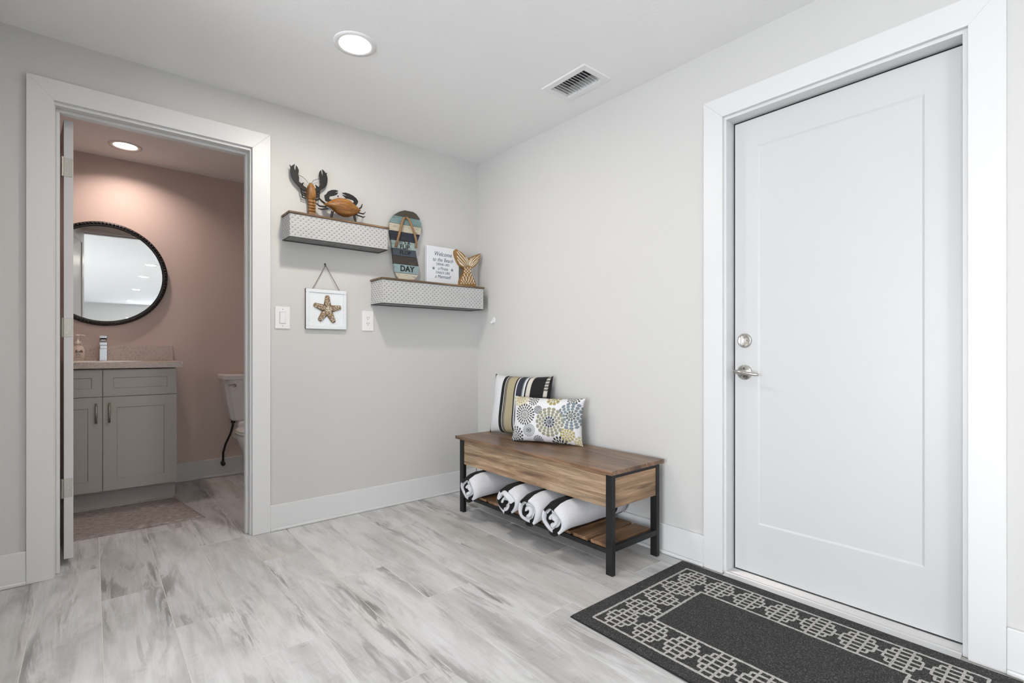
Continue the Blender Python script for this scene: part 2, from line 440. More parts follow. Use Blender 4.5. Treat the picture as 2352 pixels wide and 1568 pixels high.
baseboard('baseboard_right', FAR_Y, -2.86, 'y', 0, -1, 'white baseboard on the right wall, right of the entry door')
baseboard('baseboard_bathroom', BX0, BX1, 'x', BACK_Y, -1, 'white baseboard at the back of the bathroom')

# ------------------------------------------------------------------ bathroom doorway: casing, jamb, stops
t1 = struct_empty('trim_1', (-1.96, 0, 0), 'wide white door casing around the bathroom doorway')
def casing(root, o0, o1, i0, i1, zo, zi, to_world):
    """three mitred boards round an opening; drawn in (s, z), 18 mm thick"""
    g_ = 0.0001
    for nme, pts in (('side_casing', [(o0, 0.001), (i0, 0.001), (i0, zi - g_), (o0, zo - g_)]), ('side_casing', [(i1, 0.001), (o1, 0.001), (o1, zo - g_), (i1, zi - g_)]),
                     ('head_casing', [(o0 + g_, zo), (i0 + g_, zi), (i1 - g_, zi), (o1 - g_, zo)])):
        bm = bmesh.new(); prism_xz(bm, pts, -0.018, -0.0002)
        bmesh.ops.dissolve_limit(bm, angle_limit=0.01, verts=bm.verts, edges=bm.edges)
        bmesh.ops.bevel(bm, geom=list(bm.edges), offset=0.0009, segments=2, profile=0.5, affect='EDGES')
        for v_ in bm.verts: v_.co = to_world(v_.co)
        bmesh.ops.recalc_face_normals(bm, faces=bm.faces)
        mesh_obj(nme, bm, M['trim'], root)
casing(t1, -2.46, -1.465, -2.37, -1.557, 2.247, 2.154, lambda c: c)
for nme, a in (('jamb', (OX0, -2.366, 0.0, AT, 0.001, 2.14)), ('jamb', (-1.566, OX1, 0.0, AT, 0.001, 2.14)), ('head_jamb', (OX0, OX1, 0.0, AT, 2.14, OZ)),
               ('door_stop', (-2.366, -2.353, 0.045, 0.082, 0.001, 2.127)), ('door_stop', (-1.579, -1.566, 0.045, 0.082, 0.001, 2.127)), ('door_stop', (-2.366, -1.566, 0.045, 0.082, 2.127, 2.14)),
               ('inner_casing', (-2.46, -2.372, AT, AT + 0.016, 0.001, 2.154)), ('inner_casing', (-1.557, -1.465, AT, AT + 0.016, 0.001, 2.154)), ('inner_casing', (-2.46, -1.465, AT, AT + 0.016, 2.1545, 2.247))):
    mesh_obj(nme, bx(*a, bev=0.0012, seg=1), M['trim'], t1)

def panel_door(wd, ht, th, stile, rail_b, rail_t, depth=0.007, slope=0.006):
    """door leaf: hinge edge at x=0, leaf along +x, thickness y 0..th, one recessed panel on both faces"""
    bm = bmesh.new()
    def face_side(y, s):
        o = [(0, 0), (wd, 0), (wd, ht), (0, ht)]
        i = [(stile, rail_b), (wd - stile, rail_b), (wd - stile, ht - rail_t), (stile, ht - rail_t)]
        p = [(a + slope * (1 if k in (0, 3) else -1), b + slope * (1 if k in (0, 1) else -1)) for k, (a, b) in enumerate(i)]
        V = [[bm.verts.new((a, yy, b)) for a, b in L] for L, yy in ((o, y), (i, y), (p, y + s * depth))]
        for A_, B_ in ((V[0], V[1]), (V[1], V[2])):
            for k in range(4): bm.faces.new((A_[k], A_[(k + 1) % 4], B_[(k + 1) % 4], B_[k]))
        bm.faces.new(V[2]); return V[0]
    a = face_side(0, 1); b = face_side(th, -1)
    for k in range(4): bm.faces.new((a[k], b[k], b[(k + 1) % 4], a[(k + 1) % 4]))
    bmesh.ops.recalc_face_normals(bm, faces=bm.faces); return bm

# open bathroom door: hinge edge towards the room, leaf swung a little past square
HX, HY, DZ = -2.3075, 0.132, 0.034
d2 = struct_empty('door_2', (HX, HY, DZ), 'white panel bathroom door standing open, seen edge on with three hinges')
d2.rotation_euler = (0, 0, math.radians(95.2))
mesh_obj('door_leaf', panel_door(0.775, 2.092, 0.034, 0.11, 0.2, 0.11), M['door'], d2, local=True)
for zz in (1.868, 1.104, 0.338):
    bm = bmesh.new()
    box(bm, -0.0025, -0.0002, 0.004, 0.036, zz - 0.044, zz + 0.044, 0.0008, 1)
    h = mesh_obj('hinge', bm, M['dull_nickel'], d2, local=True); h['label'] = 'satin nickel hinge'
    bm = bmesh.new(); tube(bm, [(-0.006, 0.040, zz - 0.046), (-0.006, 0.040, zz + 0.046)], 0.006, 12)
    mesh_obj('hinge_barrel', bm, M['dull_nickel'], h, local=True)
    for sz in (-0.028, 0.0, 0.028):
        bm = bmesh.new(); lathe(bm, [(0.0, -0.0036), (0.003, -0.0032), (0.004, -0.0024)], (0, 0.018 + 0.006 * (sz != 0), zz + sz), 'x', 10)
        mesh_obj('screw', bm, M['nickel'], h, local=True)
for s in (-1, 1):
    yk = -0.0 if s < 0 else 0.034
    bm = bmesh.new(); lathe(bm, [(0.0, 0), (0.032, 0), (0.032, s * 0.006), (0.012, s * 0.01), (0.012, s * 0.045), (0.0, s * 0.05)], (0.715, yk, 0.92), 'y', 20)
    tube(bm, [(0.725, yk + s * 0.042, 0.92), (0.60, yk + s * 0.046, 0.92)], [0.009, 0.007], 10)
    mesh_obj('lever_handle', bm, M['nickel'], d2, True, True)

# ------------------------------------------------------------------ entry door
t2 = struct_empty('trim_2', (0, -2.345, 0), 'wide white door casing around the entry door')
casing(t2, -2.86, -1.834, -2.769, -1.926, 2.195, 2.103, lambda c: Vector((c.y, c.x, c.z)))
for nme, a in (('jamb', (0.0, BT, -1.936, EY1, 0.001, 2.09)), ('jamb', (0.0, BT, EY0, -2.753, 0.001, 2.09)), ('head_jamb', (0.0, BT, EY0, EY1, 2.09, EZ))):
    mesh_obj(nme, bx(*a, bev=0.0012, seg=1), M['trim'], t2)
for nme, a in (('weatherstrip', (0.074, 0.1, -1.9445, -1.9362, 0.012, 2.0895)), ('weatherstrip', (0.074, 0.1, -2.7525, -2.7455, 0.012, 2.0895)), ('weatherstrip', (0.074, 0.1, -2.7525, -1.9362, 2.0815, 2.0898))):
    mesh_obj(nme, bx(*a), M['black_gap'], t2)
bm = bmesh.new()                                               # ribbed metal sill
prof = [(-0.038, 0.0005), (-0.038, 0.003), (-0.012, 0.011), (-0.008, 0.0145), (-0.002, 0.0145), (0.002, 0.0115)]
prof += [(0.004 + 0.0045 * k + d, 0.0105 + e) for k in range(13) for d, e in ((0, 0), (0.001, 0.0012), (0.003, 0.0012))] + [(0.066, 0.0105), (0.135, 0.0105), (0.135, 0.0005)]
A_ = [bm.verts.new((x, -1.9365, z)) for x, z in prof]; B_ = [bm.verts.new((x, -2.7525, z)) for x, z in prof]
for k in range(len(prof)): bm.faces.new((A_[k], A_[(k + 1) % len(prof)], B_[(k + 1) % len(prof)], B_[k]))
bm.faces.new(A_); bm.faces.new(B_[::-1]); bmesh.ops.recalc_face_normals(bm, faces=bm.faces)
o = mesh_obj('threshold', bm, M['alu'], t2); o['label'] = 'ribbed aluminium threshold'
DX = 0.066
d1 = struct_empty('door_1', (DX, -1.945, 0.016), 'closed white entry door with one tall recessed panel, deadbolt and lever')
d1.rotation_euler = (0, 0, -PI / 2)                             # local x -> -y, local y -> +x
mesh_obj('door_leaf', panel_door(0.800, 2.065, 0.044, 0.1035, 0.226, 0.125, 0.005, 0.008), M['door'], d1, local=True)
mesh_obj('door_sweep', bx(0.0, 0.80, 0.006, 0.038, -0.0055, -0.0002), M['black_gap'], d1, local=True)
bm = bmesh.new(); lathe(bm, [(0.0331, 0.0), (0.0331, -0.004), (0.030, -0.009), (0.0265, -0.0105), (0.0245, -0.009), (0.0, -0.009)], (0.046, 0, 1.057), 'y', 36)
db = mesh_obj('deadbolt', bm, M['nickel'], d1, True, True); db['label'] = 'round satin nickel deadbolt with thumb turn'
bm = bmesh.new(); box(bm, 0.0385, 0.0465, -0.030, -0.008, 1.036, 1.078, 0.003); mesh_obj('thumb_turn', bm, M['nickel'], db, False, True)
bm = bmesh.new(); lathe(bm, [(0.0, -0.0115), (0.004, -0.0115), (0.004, -0.009)], (0.060, 0, 1.057), 'y', 10); mesh_obj('screw', bm, M['nickel'], db, False, True)
bm = bmesh.new(); lathe(bm, [(0.0345, 0.0), (0.0345, -0.005), (0.031, -0.010), (0.013, -0.011), (0.0125, -0.045), (0.0, -0.046)], (0.046, 0, 0.911), 'y', 36)
lv = mesh_obj('lever_lock', bm, M['nickel'], d1, True, True); lv['label'] = 'satin nickel lever handle on a round rose'
bm = bmesh.new()
pts = [(0.022, -0.052, 0.915), (0.046, -0.053, 0.913), (0.080, -0.054, 0.909), (0.118, -0.050, 0.905), (0.128, -0.046, 0.904)]
t = bmesh.new(); tube(t, pts, [0.0085, 0.0095, 0.0085, 0.0075, 0.0065], 12); merge(bm, t)
mesh_obj('lever', bm, M['nickel'], lv, True, True)
for sz in (0.020, -0.020):
    bm = bmesh.new(); lathe(bm, [(0.0, -0.0125), (0.0035, -0.012), (0.0035, -0.008)], (0.046, 0, 0.911 + sz), 'y', 10); mesh_obj('screw', bm, M['dark_slot'], lv, False, True)

# ------------------------------------------------------------------ recessed lights and vent
def light(i, label, lens, grp, up=0.024):
    x, y = LIGHTS[i]
    e = thing('recessed_light', label, 'ceiling light', (x, y, CZ), grp)
    bm = bmesh.new(); lathe(bm, [(0.0955, CZ), (0.0945, CZ - 0.004), (0.078, CZ - 0.0055), (0.0685, CZ - 0.003), (0.066, CZ + min(0.004, up - 0.003)), (0.0648, CZ + up + 0.002), (0.0765, CZ + up + 0.002), (0.0765, CZ)], (x, y, 0), 'z', 48)
    mesh_obj('trim_ring', bm, M['plastic'], e, True)
    bm = bmesh.new(); lathe(bm, [(0.0645, CZ + up), (0.05, CZ + up - 0.0015), (0.0, CZ + up - 0.002)], (x, y, 0), 'z', 40)
    bmesh.ops.recalc_face_normals(bm, faces=bm.faces)
    mesh_obj('lens', bm, lens, e, True)
    bm = bmesh.new(); lathe(bm, [(0.0, CZ + up + 0.006), (0.074, CZ + up + 0.006), (0.074, CZ + 0.09), (0.0, CZ + 0.09)], (x, y, 0), 'z', 24)
    mesh_obj('housing', bm, M['plastic'], e)
    warm = lens is M['lens_bath']
    l = bpy.data.lights.new('downlight', 'AREA'); l.shape = 'DISK'; l.size = 0.12; l.spread = math.radians(140 if warm else 180)
    l.energy = LAMP_BATH if warm else LAMP_MAIN; l.color = LAMP_BATH_COL if warm else LAMP_MAIN_COL
    lo = bpy.data.objects.new('downlight', l); link(lo, e); lo.location = (0, 0, -0.008)
G = 'recessed ceiling lights'
light(0, 'round recessed ceiling light over the grey floor in front of the wall shelves', M['lens_main'], G, 0.014)
for i, nme in ((1, 'topmost'), (2, 'second from the top'), (3, 'third from the top'), (4, 'lowest')):
    light(i, 'recessed ceiling light reflected in the round mirror, %s of four' % nme, M['lens_main'], G, 0.014)
light(5, 'recessed ceiling light glowing in the bathroom ceiling above the mirror', M['lens_bath'], G, 0.014)

e = thing('ceiling_vent', 'white rectangular air vent with louvres in the ceiling', 'vent', ((VX0 + VX1) / 2, (VY0 + VY1) / 2, CZ))
b_ = 0.036
bm = bmesh.new()
for a in ((VX0, VX1, VY0, VY0 + b_), (VX0, VX1, VY1 - b_, VY1), (VX0, VX0 + b_, VY0 + b_, VY1 - b_), (VX1 - b_, VX1, VY0 + b_, VY1 - b_)): box(bm, *a, CZ - 0.007, CZ - 0.0003)
bmesh.ops.bevel(bm, geom=[g for g in bm.edges if all(v.co.z < CZ - 0.006 for v in g.verts) and (all(abs(v.co.x - VX0) < 1e-4 for v in g.verts) or all(abs(v.co.x - VX1) < 1e-4 for v in g.verts) or all(abs(v.co.y - VY0) < 1e-4 for v in g.verts) or all(abs(v.co.y - VY1) < 1e-4 for v in g.verts))], offset=0.004, segments=1, affect='EDGES')
mesh_obj('vent_frame', bm, M['plastic'], e)
mesh_obj('duct', bx(VX0 + 0.035, VX1 - 0.035, VY0 + 0.035, VY1 - 0.035, CZ + 0.05, CZ + 0.06), M['duct'], e)
NS = 12; y_in0, y_in1 = VY0 + b_, VY1 - b_
bm = bmesh.new(); box(bm, VX0 + b_, VX1 - b_, -0.0125, 0.0125, -0.0007, 0.0007)
bmesh.ops.rotate(bm, verts=bm.verts, cent=(0, 0, 0), matrix=Matrix.Rotation(math.radians(48), 3, 'X'))
bmesh.ops.translate(bm, verts=bm.verts, vec=(-(VX0 + VX1) / 2, 0, 0))
lm = bpy.data.meshes.new('louvre'); bm.to_mesh(lm); bm.free(); lm.materials.append(M['plastic'])
for k in range(NS):
    o = bpy.data.objects.new('louvre', lm); link(o, e); o.location = (0, y_in0 + (k + 0.5) * (y_in1 - y_in0) / NS - (VY0 + VY1) / 2, 0.004)

# ------------------------------------------------------------------ storage bench
BXF, BXB, BY0, BY1 = -0.432, -0.061, -0.394, -1.622
bench = thing('storage_bench', 'rustic brown wood storage bench with black metal legs and slatted lower shelf', 'bench', (-0.24, -1.0, 0))
mesh_obj('bench_top', bx(-0.444, -0.032, -1.630, -0.358, 0.461, 0.481, bev=0.002), M['bench_top'], bench)
for x0, x1 in ((BXF, BXF + 0.023), (BXB - 0.023, BXB)):
    for y0, y1 in ((BY0 - 0.040, BY0), (BY1, BY1 + 0.038)):
        mesh_obj('leg', bx(x0, x1, y0, y1, 0.0, 0.4605, bev=0.0015), M['black_metal'], bench)
mesh_obj('front_panel', bx(BXF + 0.006, BXF + 0.022, BY1 + 0.0385, BY0 - 0.0405, 0.306, 0.4605), M['bench_wood'], bench)
mesh_obj('back_panel', bx(BXB - 0.022, BXB - 0.006, BY1 + 0.0385, BY0 - 0.0405, 0.306, 0.4605), M['bench_wood'], bench)
M['bench_side'] = wood('rustic_oak_side', lin(106, 78, 56), lin(164, 130, 98), lin(198, 166, 130), axis='x')
for y0 in (BY1 + 0.006, BY0 - 0.022):
    mesh_obj('side_panel', bx(BXF + 0.0235, BXB - 0.0235, y0, y0 + 0.016, 0.306, 0.4445), M['bench_side'], bench)
    mesh_obj('side_rail', bx(BXF + 0.0235, BXB - 0.0235, y0 - 0.004, y0 + 0.018, 0.445, 0.4605), M['black_metal'], bench)
    mesh_obj('side_rail', bx(BXF + 0.0235, BXB - 0.0235, y0 - 0.004, y0 + 0.018, 0.108, 0.133), M['black_metal'], bench)
mesh_obj('storage_floor', bx(BXF + 0.0225, BXB - 0.0225, BY1 + 0.0385, BY0 - 0.0405, 0.308, 0.318), M['bench_wood'], bench)
for x0 in (BXF + 0.002, BXB - 0.022):
    mesh_obj('shelf_rail', bx(x0, x0 + 0.02, BY1 + 0.0385, BY0 - 0.0405, 0.096, 0.117), M['black_metal'], bench)
sl = [-1.583 + 0.1148 * k for k in range(10)]
sm_ = bpy.data.meshes.new('slat'); bm = bx(-0.172, 0.172, -0.048, 0.048, -0.008, 0.008, bev=0.0015, seg=1); bm.to_mesh(sm_); bm.free(); sm_.materials.append(M['slat_wood'])
for ys_ in sl:
    o = bpy.data.objects.new('slat', sm_); link(o, bench); o.location = Vector(((BXF + BXB) / 2 - 0.006, ys_ + 0.048, 0.1255)) - bench.location

# ------------------------------------------------------------------ rolled towels
def towel_mat(name, c):
    m = mat(name, c, 0.95); q = NT(m); v = q.coord()
    q.base(q.mix(0.22, c, q.ramp(q.noise(v, 300, 3), [(0.3, lin(150)), (0.65, W1)]), 'MULTIPLY'))
    q.bump(q.mix(0.4, q.noise(v, 420, 3), q.noise(v, 30, 3)), 0.6, 0.004); return m
M['tw'] = towel_mat('white_terry', lin(214, 214, 218)); M['tb'] = towel_mat('black_terry', lin(8, 8, 9))
def towel(y, label, phase, seed, R=0.088, x0=-0.512, x1=-0.045, band=(0.272, 0.105)):
    rnd = random.Random(seed); turns, spt = 4.6, 30
    n = int(turns * spt); pitch = (R - 0.012) / turns; NX = 12
    bm = bmesh.new(); grid = {}
    ph = [rnd.uniform(0, 6.28) for _ in range(8)]
    th_end = math.radians(phase)                               # angle at which the outer edge of the sheet ends
    s_len = [0.0] * (n + 1)
    for k in range(n - 1, -1, -1):
        r = 0.012 + pitch * (k + 0.5) / spt; s_len[k] = s_len[k + 1] + r * 2 * PI / spt
    for k in range(n + 1):
        a = th_end - (n - k) * 2 * PI / spt
        r_in = 0.012 + pitch * (k / spt - 1) + pitch * 0.06; r_in = max(r_in, 0.004); r_out = 0.012 + pitch * k / spt - pitch * 0.06
        for side, r in ((0, r_in), (1, r_out)):
            for j in range(NX + 1):
                f = j / NX; tele = 0.012 * math.sin(k / spt * 2.3 + ph[0]) + 0.004 * math.sin(a * 3 + ph[1])
                x = (x0 + tele) * (1 - f) + (x1 - 0.5 * tele) * f
                w_ = 1 + 0.018 * math.sin(a * 3 + ph[2] + f * 3) + 0.012 * math.sin(f * 17 + a * 2 + ph[3])
                rr = r * w_ * (1 - 0.10 * (1 - f) ** 10)
                yy = math.cos(a) * rr * 1.03; zz = math.sin(a) * rr * 0.97
                grid[(k, side, j)] = bm.verts.new((x, yy, zz))
    def col(k):
        s = s_len[min(k, n)] + 1e-6
        return 1 if (s % (band[0])) < band[1] else 0
    def F(vs, mi):
        f = bm.faces.new(vs); f.material_index = mi; f.smooth = True
    for k in range(n):
        mi = col(k)
        for j in range(NX):
            m2 = mi if not (j in (9,) ) else 1
            F((grid[(k, 1, j)], grid[(k + 1, 1, j)], grid[(k + 1, 1, j + 1)], grid[(k, 1, j + 1)]), m2)
            F((grid[(k, 0, j)], grid[(k, 0, j + 1)], grid[(k + 1, 0, j + 1)], grid[(k + 1, 0, j)]), m2)
        F((grid[(k, 0, 0)], grid[(k + 1, 0, 0)], grid[(k + 1, 1, 0)], grid[(k, 1, 0)]), mi)
        F((grid[(k, 0, NX)], grid[(k, 1, NX)], grid[(k + 1, 1, NX)], grid[(k + 1, 0, NX)]), mi)
    for j in range(NX):
        F((grid[(n, 0, j)], grid[(n, 0, j + 1)], grid[(n, 1, j + 1)], grid[(n, 1, j)]), col(n - 1))
    bmesh.ops.recalc_face_normals(bm, faces=bm.faces)
    zmin = min(v.co.z for v in bm.verts if v.co.x > -0.43)
    bmesh.ops.translate(bm, verts=bm.verts, vec=(0, 0, -zmin))
    for v_ in bm.verts:                                        # the free end sinks a little in front of the shelf
        if v_.co.x < -0.44: v_.co.z -= 3.2 * (-0.44 - v_.co.x) ** 2
    o = mesh_obj('rolled_towel', bm, None, mats=[M['tw'], M['tb']]); o.location = (0, y, 0.1340)
    tag(o, label, 'towel', 'rolled towels on the bench shelf')
towel(-0.605, 'rolled black and white towel at the corner end of the bench shelf', 288, 3)
towel(-0.950, 'rolled black and white towel, second from the corner on the bench shelf', 292, 5)
towel(-1.140, 'rolled black and white towel, third from the corner on the bench shelf', 284, 8)
towel(-1.321, 'rolled black and white towel beside the bare slats, nearest the entry door', 290, 13, x1=-0.035)

# ------------------------------------------------------------------ pillows
def pillow_mesh(wd, ht, th, nx, nz, paint, bend=0.05, ear=0.022):
    """closed cushion: x width, z height from 0, front towards -y; paint(u, v) -> rgb for u, v in 0..1"""
    bm = bmesh.new(); cl = bm.loops.layers.float_color.new('print')
    U = np.linspace(-1, 1, nx + 1); V = np.linspace(-1, 1, nz + 1); gr = {}
    for s in (0, 1):
        for i, u in enumerate(U):
            for j, v in enumerate(V):
                if s == 1 and (i in (0, nx) or j in (0, nz)): gr[(1, i, j)] = gr[(0, i, j)]; continue
                px = u * wd / 2 * (1 - bend * (1 - v * v)); pz = v * ht / 2 * (1 - bend * (1 - u * u))
                px *= 1 + ear * (abs(u) ** 6) * (abs(v) ** 6); pz *= 1 + ear * (abs(u) ** 6) * (abs(v) ** 6)
                t = th / 2 * ((1 - u ** 4) * (1 - v ** 4)) ** 0.55
                t += 0.003 * math.sin(7 * u + 3 * v) * (1 - u * u) * (1 - v * v)
                gr[(s, i, j)] = bm.verts.new((px, -t if s == 0 else t, pz + ht / 2))
    for s in (0, 1):
        for i in range(nx):
            for j in range(nz):
                q4 = [(i, j), (i + 1, j), (i + 1, j + 1), (i, j + 1)]
                if s: q4 = q4[::-1]
                f = bm.faces.new([gr[(s, a, b)] for a, b in q4]); f.smooth = True
                for lp, (a, b) in zip(f.loops, q4): lp[cl] = (*paint((U[a] + 1) / 2, (V[b] + 1) / 2), 1)
    return bm
def print_mat(name):
    m = mat(name, W1, 0.9); q = NT(m); a = q.n('ShaderNodeVertexColor'); a.layer_name = 'print'
    v = q.coord(); q.base(q.mix(0.25, a.outputs[0], q.ramp(q.noise(v, 500, 2), [(0.3, lin(170)), (0.7, W1)]), 'MULTIPLY')); q.bump(q.noise(v, 600, 2), 0.25, 0.001); return m
C3 = lambda *a: lin(*a)[:3]
WHITE, BLK, NAVY, TAN, CREAM, SAGE = C3(216, 217, 219), C3(20, 20, 22), C3(46, 48, 60), C3(170, 158, 128), C3(208, 203, 192), C3(140, 148, 148)
STR = [(0.0, BLK), (0.030, WHITE), (0.225, BLK), (0.285, CREAM), (0.297, BLK), (0.315, CREAM), (0.322, BLK), (0.335, TAN), (0.475, BLK), (0.498, WHITE), (0.518, NAVY), (0.615, SAGE), (0.632, WHITE), (0.66, BLK), (0.683, CREAM), (0.755, BLK), (0.945, CREAM), (0.985, BLK)]
def stripes(u, v):
    c = BLK
    for a, k in STR:
        if u >= a: c = k
    if 0.945 <= u < 0.985 and math.sin(v * 130) > 0.2: c = BLK
    return c
def place_pillow(name, label, wd, ht, th, nx, nz, paint, loc, ang, tilt, mt, grp):
    bm = pillow_mesh(wd, ht, th, nx, nz, paint)
    R_ = Matrix.Rotation(math.radians(ang), 4, 'Z') @ Matrix.Rotation(math.radians(-tilt), 4, 'X')
    bmesh.ops.transform(bm, matrix=R_, verts=bm.verts)
    zm = min(v.co.z for v in bm.verts); bmesh.ops.translate(bm, verts=bm.verts, vec=(0, 0, -zm))
    o = mesh_obj(name, bm, mt); o.location = loc; return tag(o, label, 'pillow', grp)
place_pillow('throw_pillow', 'square throw pillow with black, tan and white stripes in the bench corner', 0.468, 0.385, 0.13, 160, 40, stripes, (-0.150, -0.632, 0.4815), -80, 9, print_mat('striped_cotton'), 'pillows on the bench')

BLUE, OLV, YEL, GREY = C3(122, 134, 142), C3(146, 144, 122), C3(172, 158, 104), C3(96, 98, 106)
FL = [  # centre u, v in units of height, radius, petals, rings, colours (inner, outer), inner share
    (0.95, 0.46, 0.335, 17, 5, C3(70, 74, 90), OLV, 0.40), (0.34, 0.60, 0.245, 22, 4, C3(34, 34, 40), C3(60, 62, 68), 0.55),
    (1.42, 0.62, 0.30, 15, 5, C3(98, 104, 100), BLUE, 0.35), (1.36, 0.22, 0.165, 12, 3, YEL, YEL, 0.5), (0.52, 0.93, 0.125, 12, 3, BLK, C3(50, 50, 56), 0.5),
    (0.12, 0.12, 0.21, 14, 4, C3(40, 44, 60), C3(58, 62, 78), 0.6), (0.98, 1.0, 0.17, 10, 2, YEL, C3(160, 146, 96), 0.5), (1.18, -0.04, 0.21, 15, 3, BLK, C3(30, 30, 36), 0.5),
    (0.20, 0.95, 0.20, 13, 3, YEL, C3(196, 186, 150), 0.5), (0.47, 0.25, 0.15, 20, 4, C3(66, 68, 74), C3(150, 152, 160), 0.4), (1.42, 1.02, 0.16, 16, 3, BLK, C3(48, 50, 56), 0.5),
    (0.68, 0.03, 0.12, 14, 3, C3(70, 74, 90), C3(120, 124, 134), 0.5), (1.62, 0.05, 0.15, 12, 3, YEL, C3(190, 178, 140), 0.5), (0.66, 0.72, 0.10, 14, 3, C3(110, 112, 120), C3(90, 92, 100), 0.5)]
ASP = 0.43 / 0.265
def floral(u, v):
    x, y = u * ASP, v
    for cx, cy, R, n, m_, ci, co, sh in FL:
        dx, dy = x - cx, y - cy; d = math.hypot(dx, dy) / R
        if d < 1:
            ring = int(d * m_); fr = d * m_ - ring
            nn = max(6, int(n * (0.45 + 0.55 * (ring + 1) / m_)))
            a = (math.atan2(dy, dx) / (2 * PI) * nn + 0.5 * (ring % 2)) % 1.0
            pw = abs(a - 0.5) * 2                              # 0 on the petal's axis
            if pw < (0.56 if max(ci) < 0.05 else 0.82) * math.sqrt(max(0.0, 1 - (2 * fr - 0.95) ** 2)): return ci if d < sh else co
            if d < 0.92: return C3(214, 214, 210)
    return C3(222, 222, 224)
place_pillow('throw_pillow', 'small lumbar pillow with a grey, blue and olive flower print', 0.445, 0.268, 0.12, 220, 136, floral, (-0.196, -0.945, 0.4815), -66, 9, print_mat('floral_cotton'), 'pillows on the bench')

# ------------------------------------------------------------------ doormat
MX0, MX1, MY0, MY1 = -0.828, -0.042, -2.905, -1.735
mt = thing('doormat', 'charcoal doormat with a pale grey lattice border in front of the entry door', 'doormat', ((MX0 + MX1) / 2, (MY0 + MY1) / 2, 0))
m = M['mat'] = mat('charcoal_loop', lin(58, 57, 57), 0.95); q = NT(m); v = q.coord()
q.base(q.ramp(q.noise(v, 260, 3, 0.7), [(0.36, lin(30, 29, 29)), (0.54, lin(54, 53, 53)), (0.70, lin(116, 115, 115))])); q.bump(q.noise(v, 260, 2), 0.9, 0.004)
m = M['mat_light'] = mat('pale_loop', lin(186, 184, 180), 0.95); q = NT(m); v = q.coord()
q.base(q.ramp(q.noise(v, 240, 3, 0.7), [(0.3, lin(138, 136, 133)), (0.6, lin(196, 194, 190))])); q.bump(q.noise(v, 260, 2), 0.9, 0.004)
M['mat_edge'] = mat('black_binding', lin(22, 22, 23), 0.8)
mesh_obj('mat_pile', bx(MX0 + 0.004, MX1 - 0.004, MY0 + 0.004, MY1 - 0.004, 0.0025, 0.0095, bev=0.002), M['mat'], mt)
mesh_obj('rubber_backing', bx(MX0, MX1, MY0, MY1, 0.0003, 0.0045, bev=0.001, seg=1), M['mat_edge'], mt)
bm = bmesh.new(); LZ = (0.0088, 0.0106); rl = random.Random(2)
def strip(xa, ya, xb, yb, wd=0.0082):
    """one woven line, its edges slightly ragged"""
    n = max(1, int(math.hypot(xb - xa, yb - ya) / 0.009)); dx, dy = xb - xa, yb - ya; L = math.hypot(dx, dy); nx_, ny_ = -dy / L, dx / L
    rows = []; top_z = LZ[1] + rl.uniform(0.0, 0.0009)
    for k in range(n + 1):
        f = k / n; w0, w1 = wd / 2 * rl.uniform(0.75, 1.25), wd / 2 * rl.uniform(0.75, 1.25); px, py = xa + dx * f, ya + dy * f
        rows.append([bm.verts.new((px + nx_ * s, py + ny_ * s, z)) for s, z in ((-w0, LZ[0]), (-w0 * 0.8, top_z), (w1 * 0.8, top_z), (w1, LZ[0]))])
    for a, b in zip(rows, rows[1:]):
        for k in range(3): bm.faces.new((a[k], b[k], b[k + 1], a[k + 1]))
    bm.faces.new(rows[0]); bm.faces.new(rows[-1][::-1])
OX_ = (-0.772, -0.111); OY_ = (-2.832, -1.803); IX_ = (-0.611, -0.272); IY_ = (-2.667, -1.963)
for X_, Y_ in ((OX_, OY_), (IX_, IY_)):
    for a in ((X_[0], Y_[0], X_[1], Y_[0]), (X_[0], Y_[1], X_[1], Y_[1]), (X_[0], Y_[0], X_[0], Y_[1]), (X_[1], Y_[0], X_[1], Y_[1])): strip(*a, wd=0.0095)
def border(axis, c_list, lo, hi):
    h = hi - lo; mid = (lo + hi) / 2; g = 0.018; P_ = 0.063
    put = (lambda s0, t0, s1, t1: strip(s0, t0, s1, t1)) if axis == 'x' else (lambda s0, t0, s1, t1: strip(t0, s0, t1, s1))
    lv_ = [(-2, 0.037), (-1, 0.050), (0, P_), (1, 0.050), (2, 0.037)]
    st = h / 6.0
    for c in c_list:
        for s in (-1, 1): put(c + s * g, lo, c + s * g, hi)
        for k, hw in lv_: put(c - hw, mid + k * st, c + hw, mid + k * st)
        for s in (-1, 1):
            put(c + s * 0.050, mid - st, c + s * 0.050, mid + st)
            put(c + s * 0.037, mid - 2 * st, c + s * 0.037, mid - st); put(c + s * 0.037, mid + st, c + s * 0.037, mid + 2 * st)
cy_ = [-1.876 - 0.126 * k for k in range(8)]; cx_ = [-0.691 + 0.125 * k for k in range(5)]
border('y', cy_, IX_[1], OX_[1]); border('y', cy_, OX_[0], IX_[0])
border('x', cx_[1:4], OY_[0], IY_[0]); border('x', cx_[1:4], IY_[1], OY_[1])
bmesh.ops.recalc_face_normals(bm, faces=bm.faces)
o = mesh_obj('lattice_border', bm, M['mat_light'], mt); o['label'] = 'pale grey woven lattice'; o['kind'] = 'stuff'

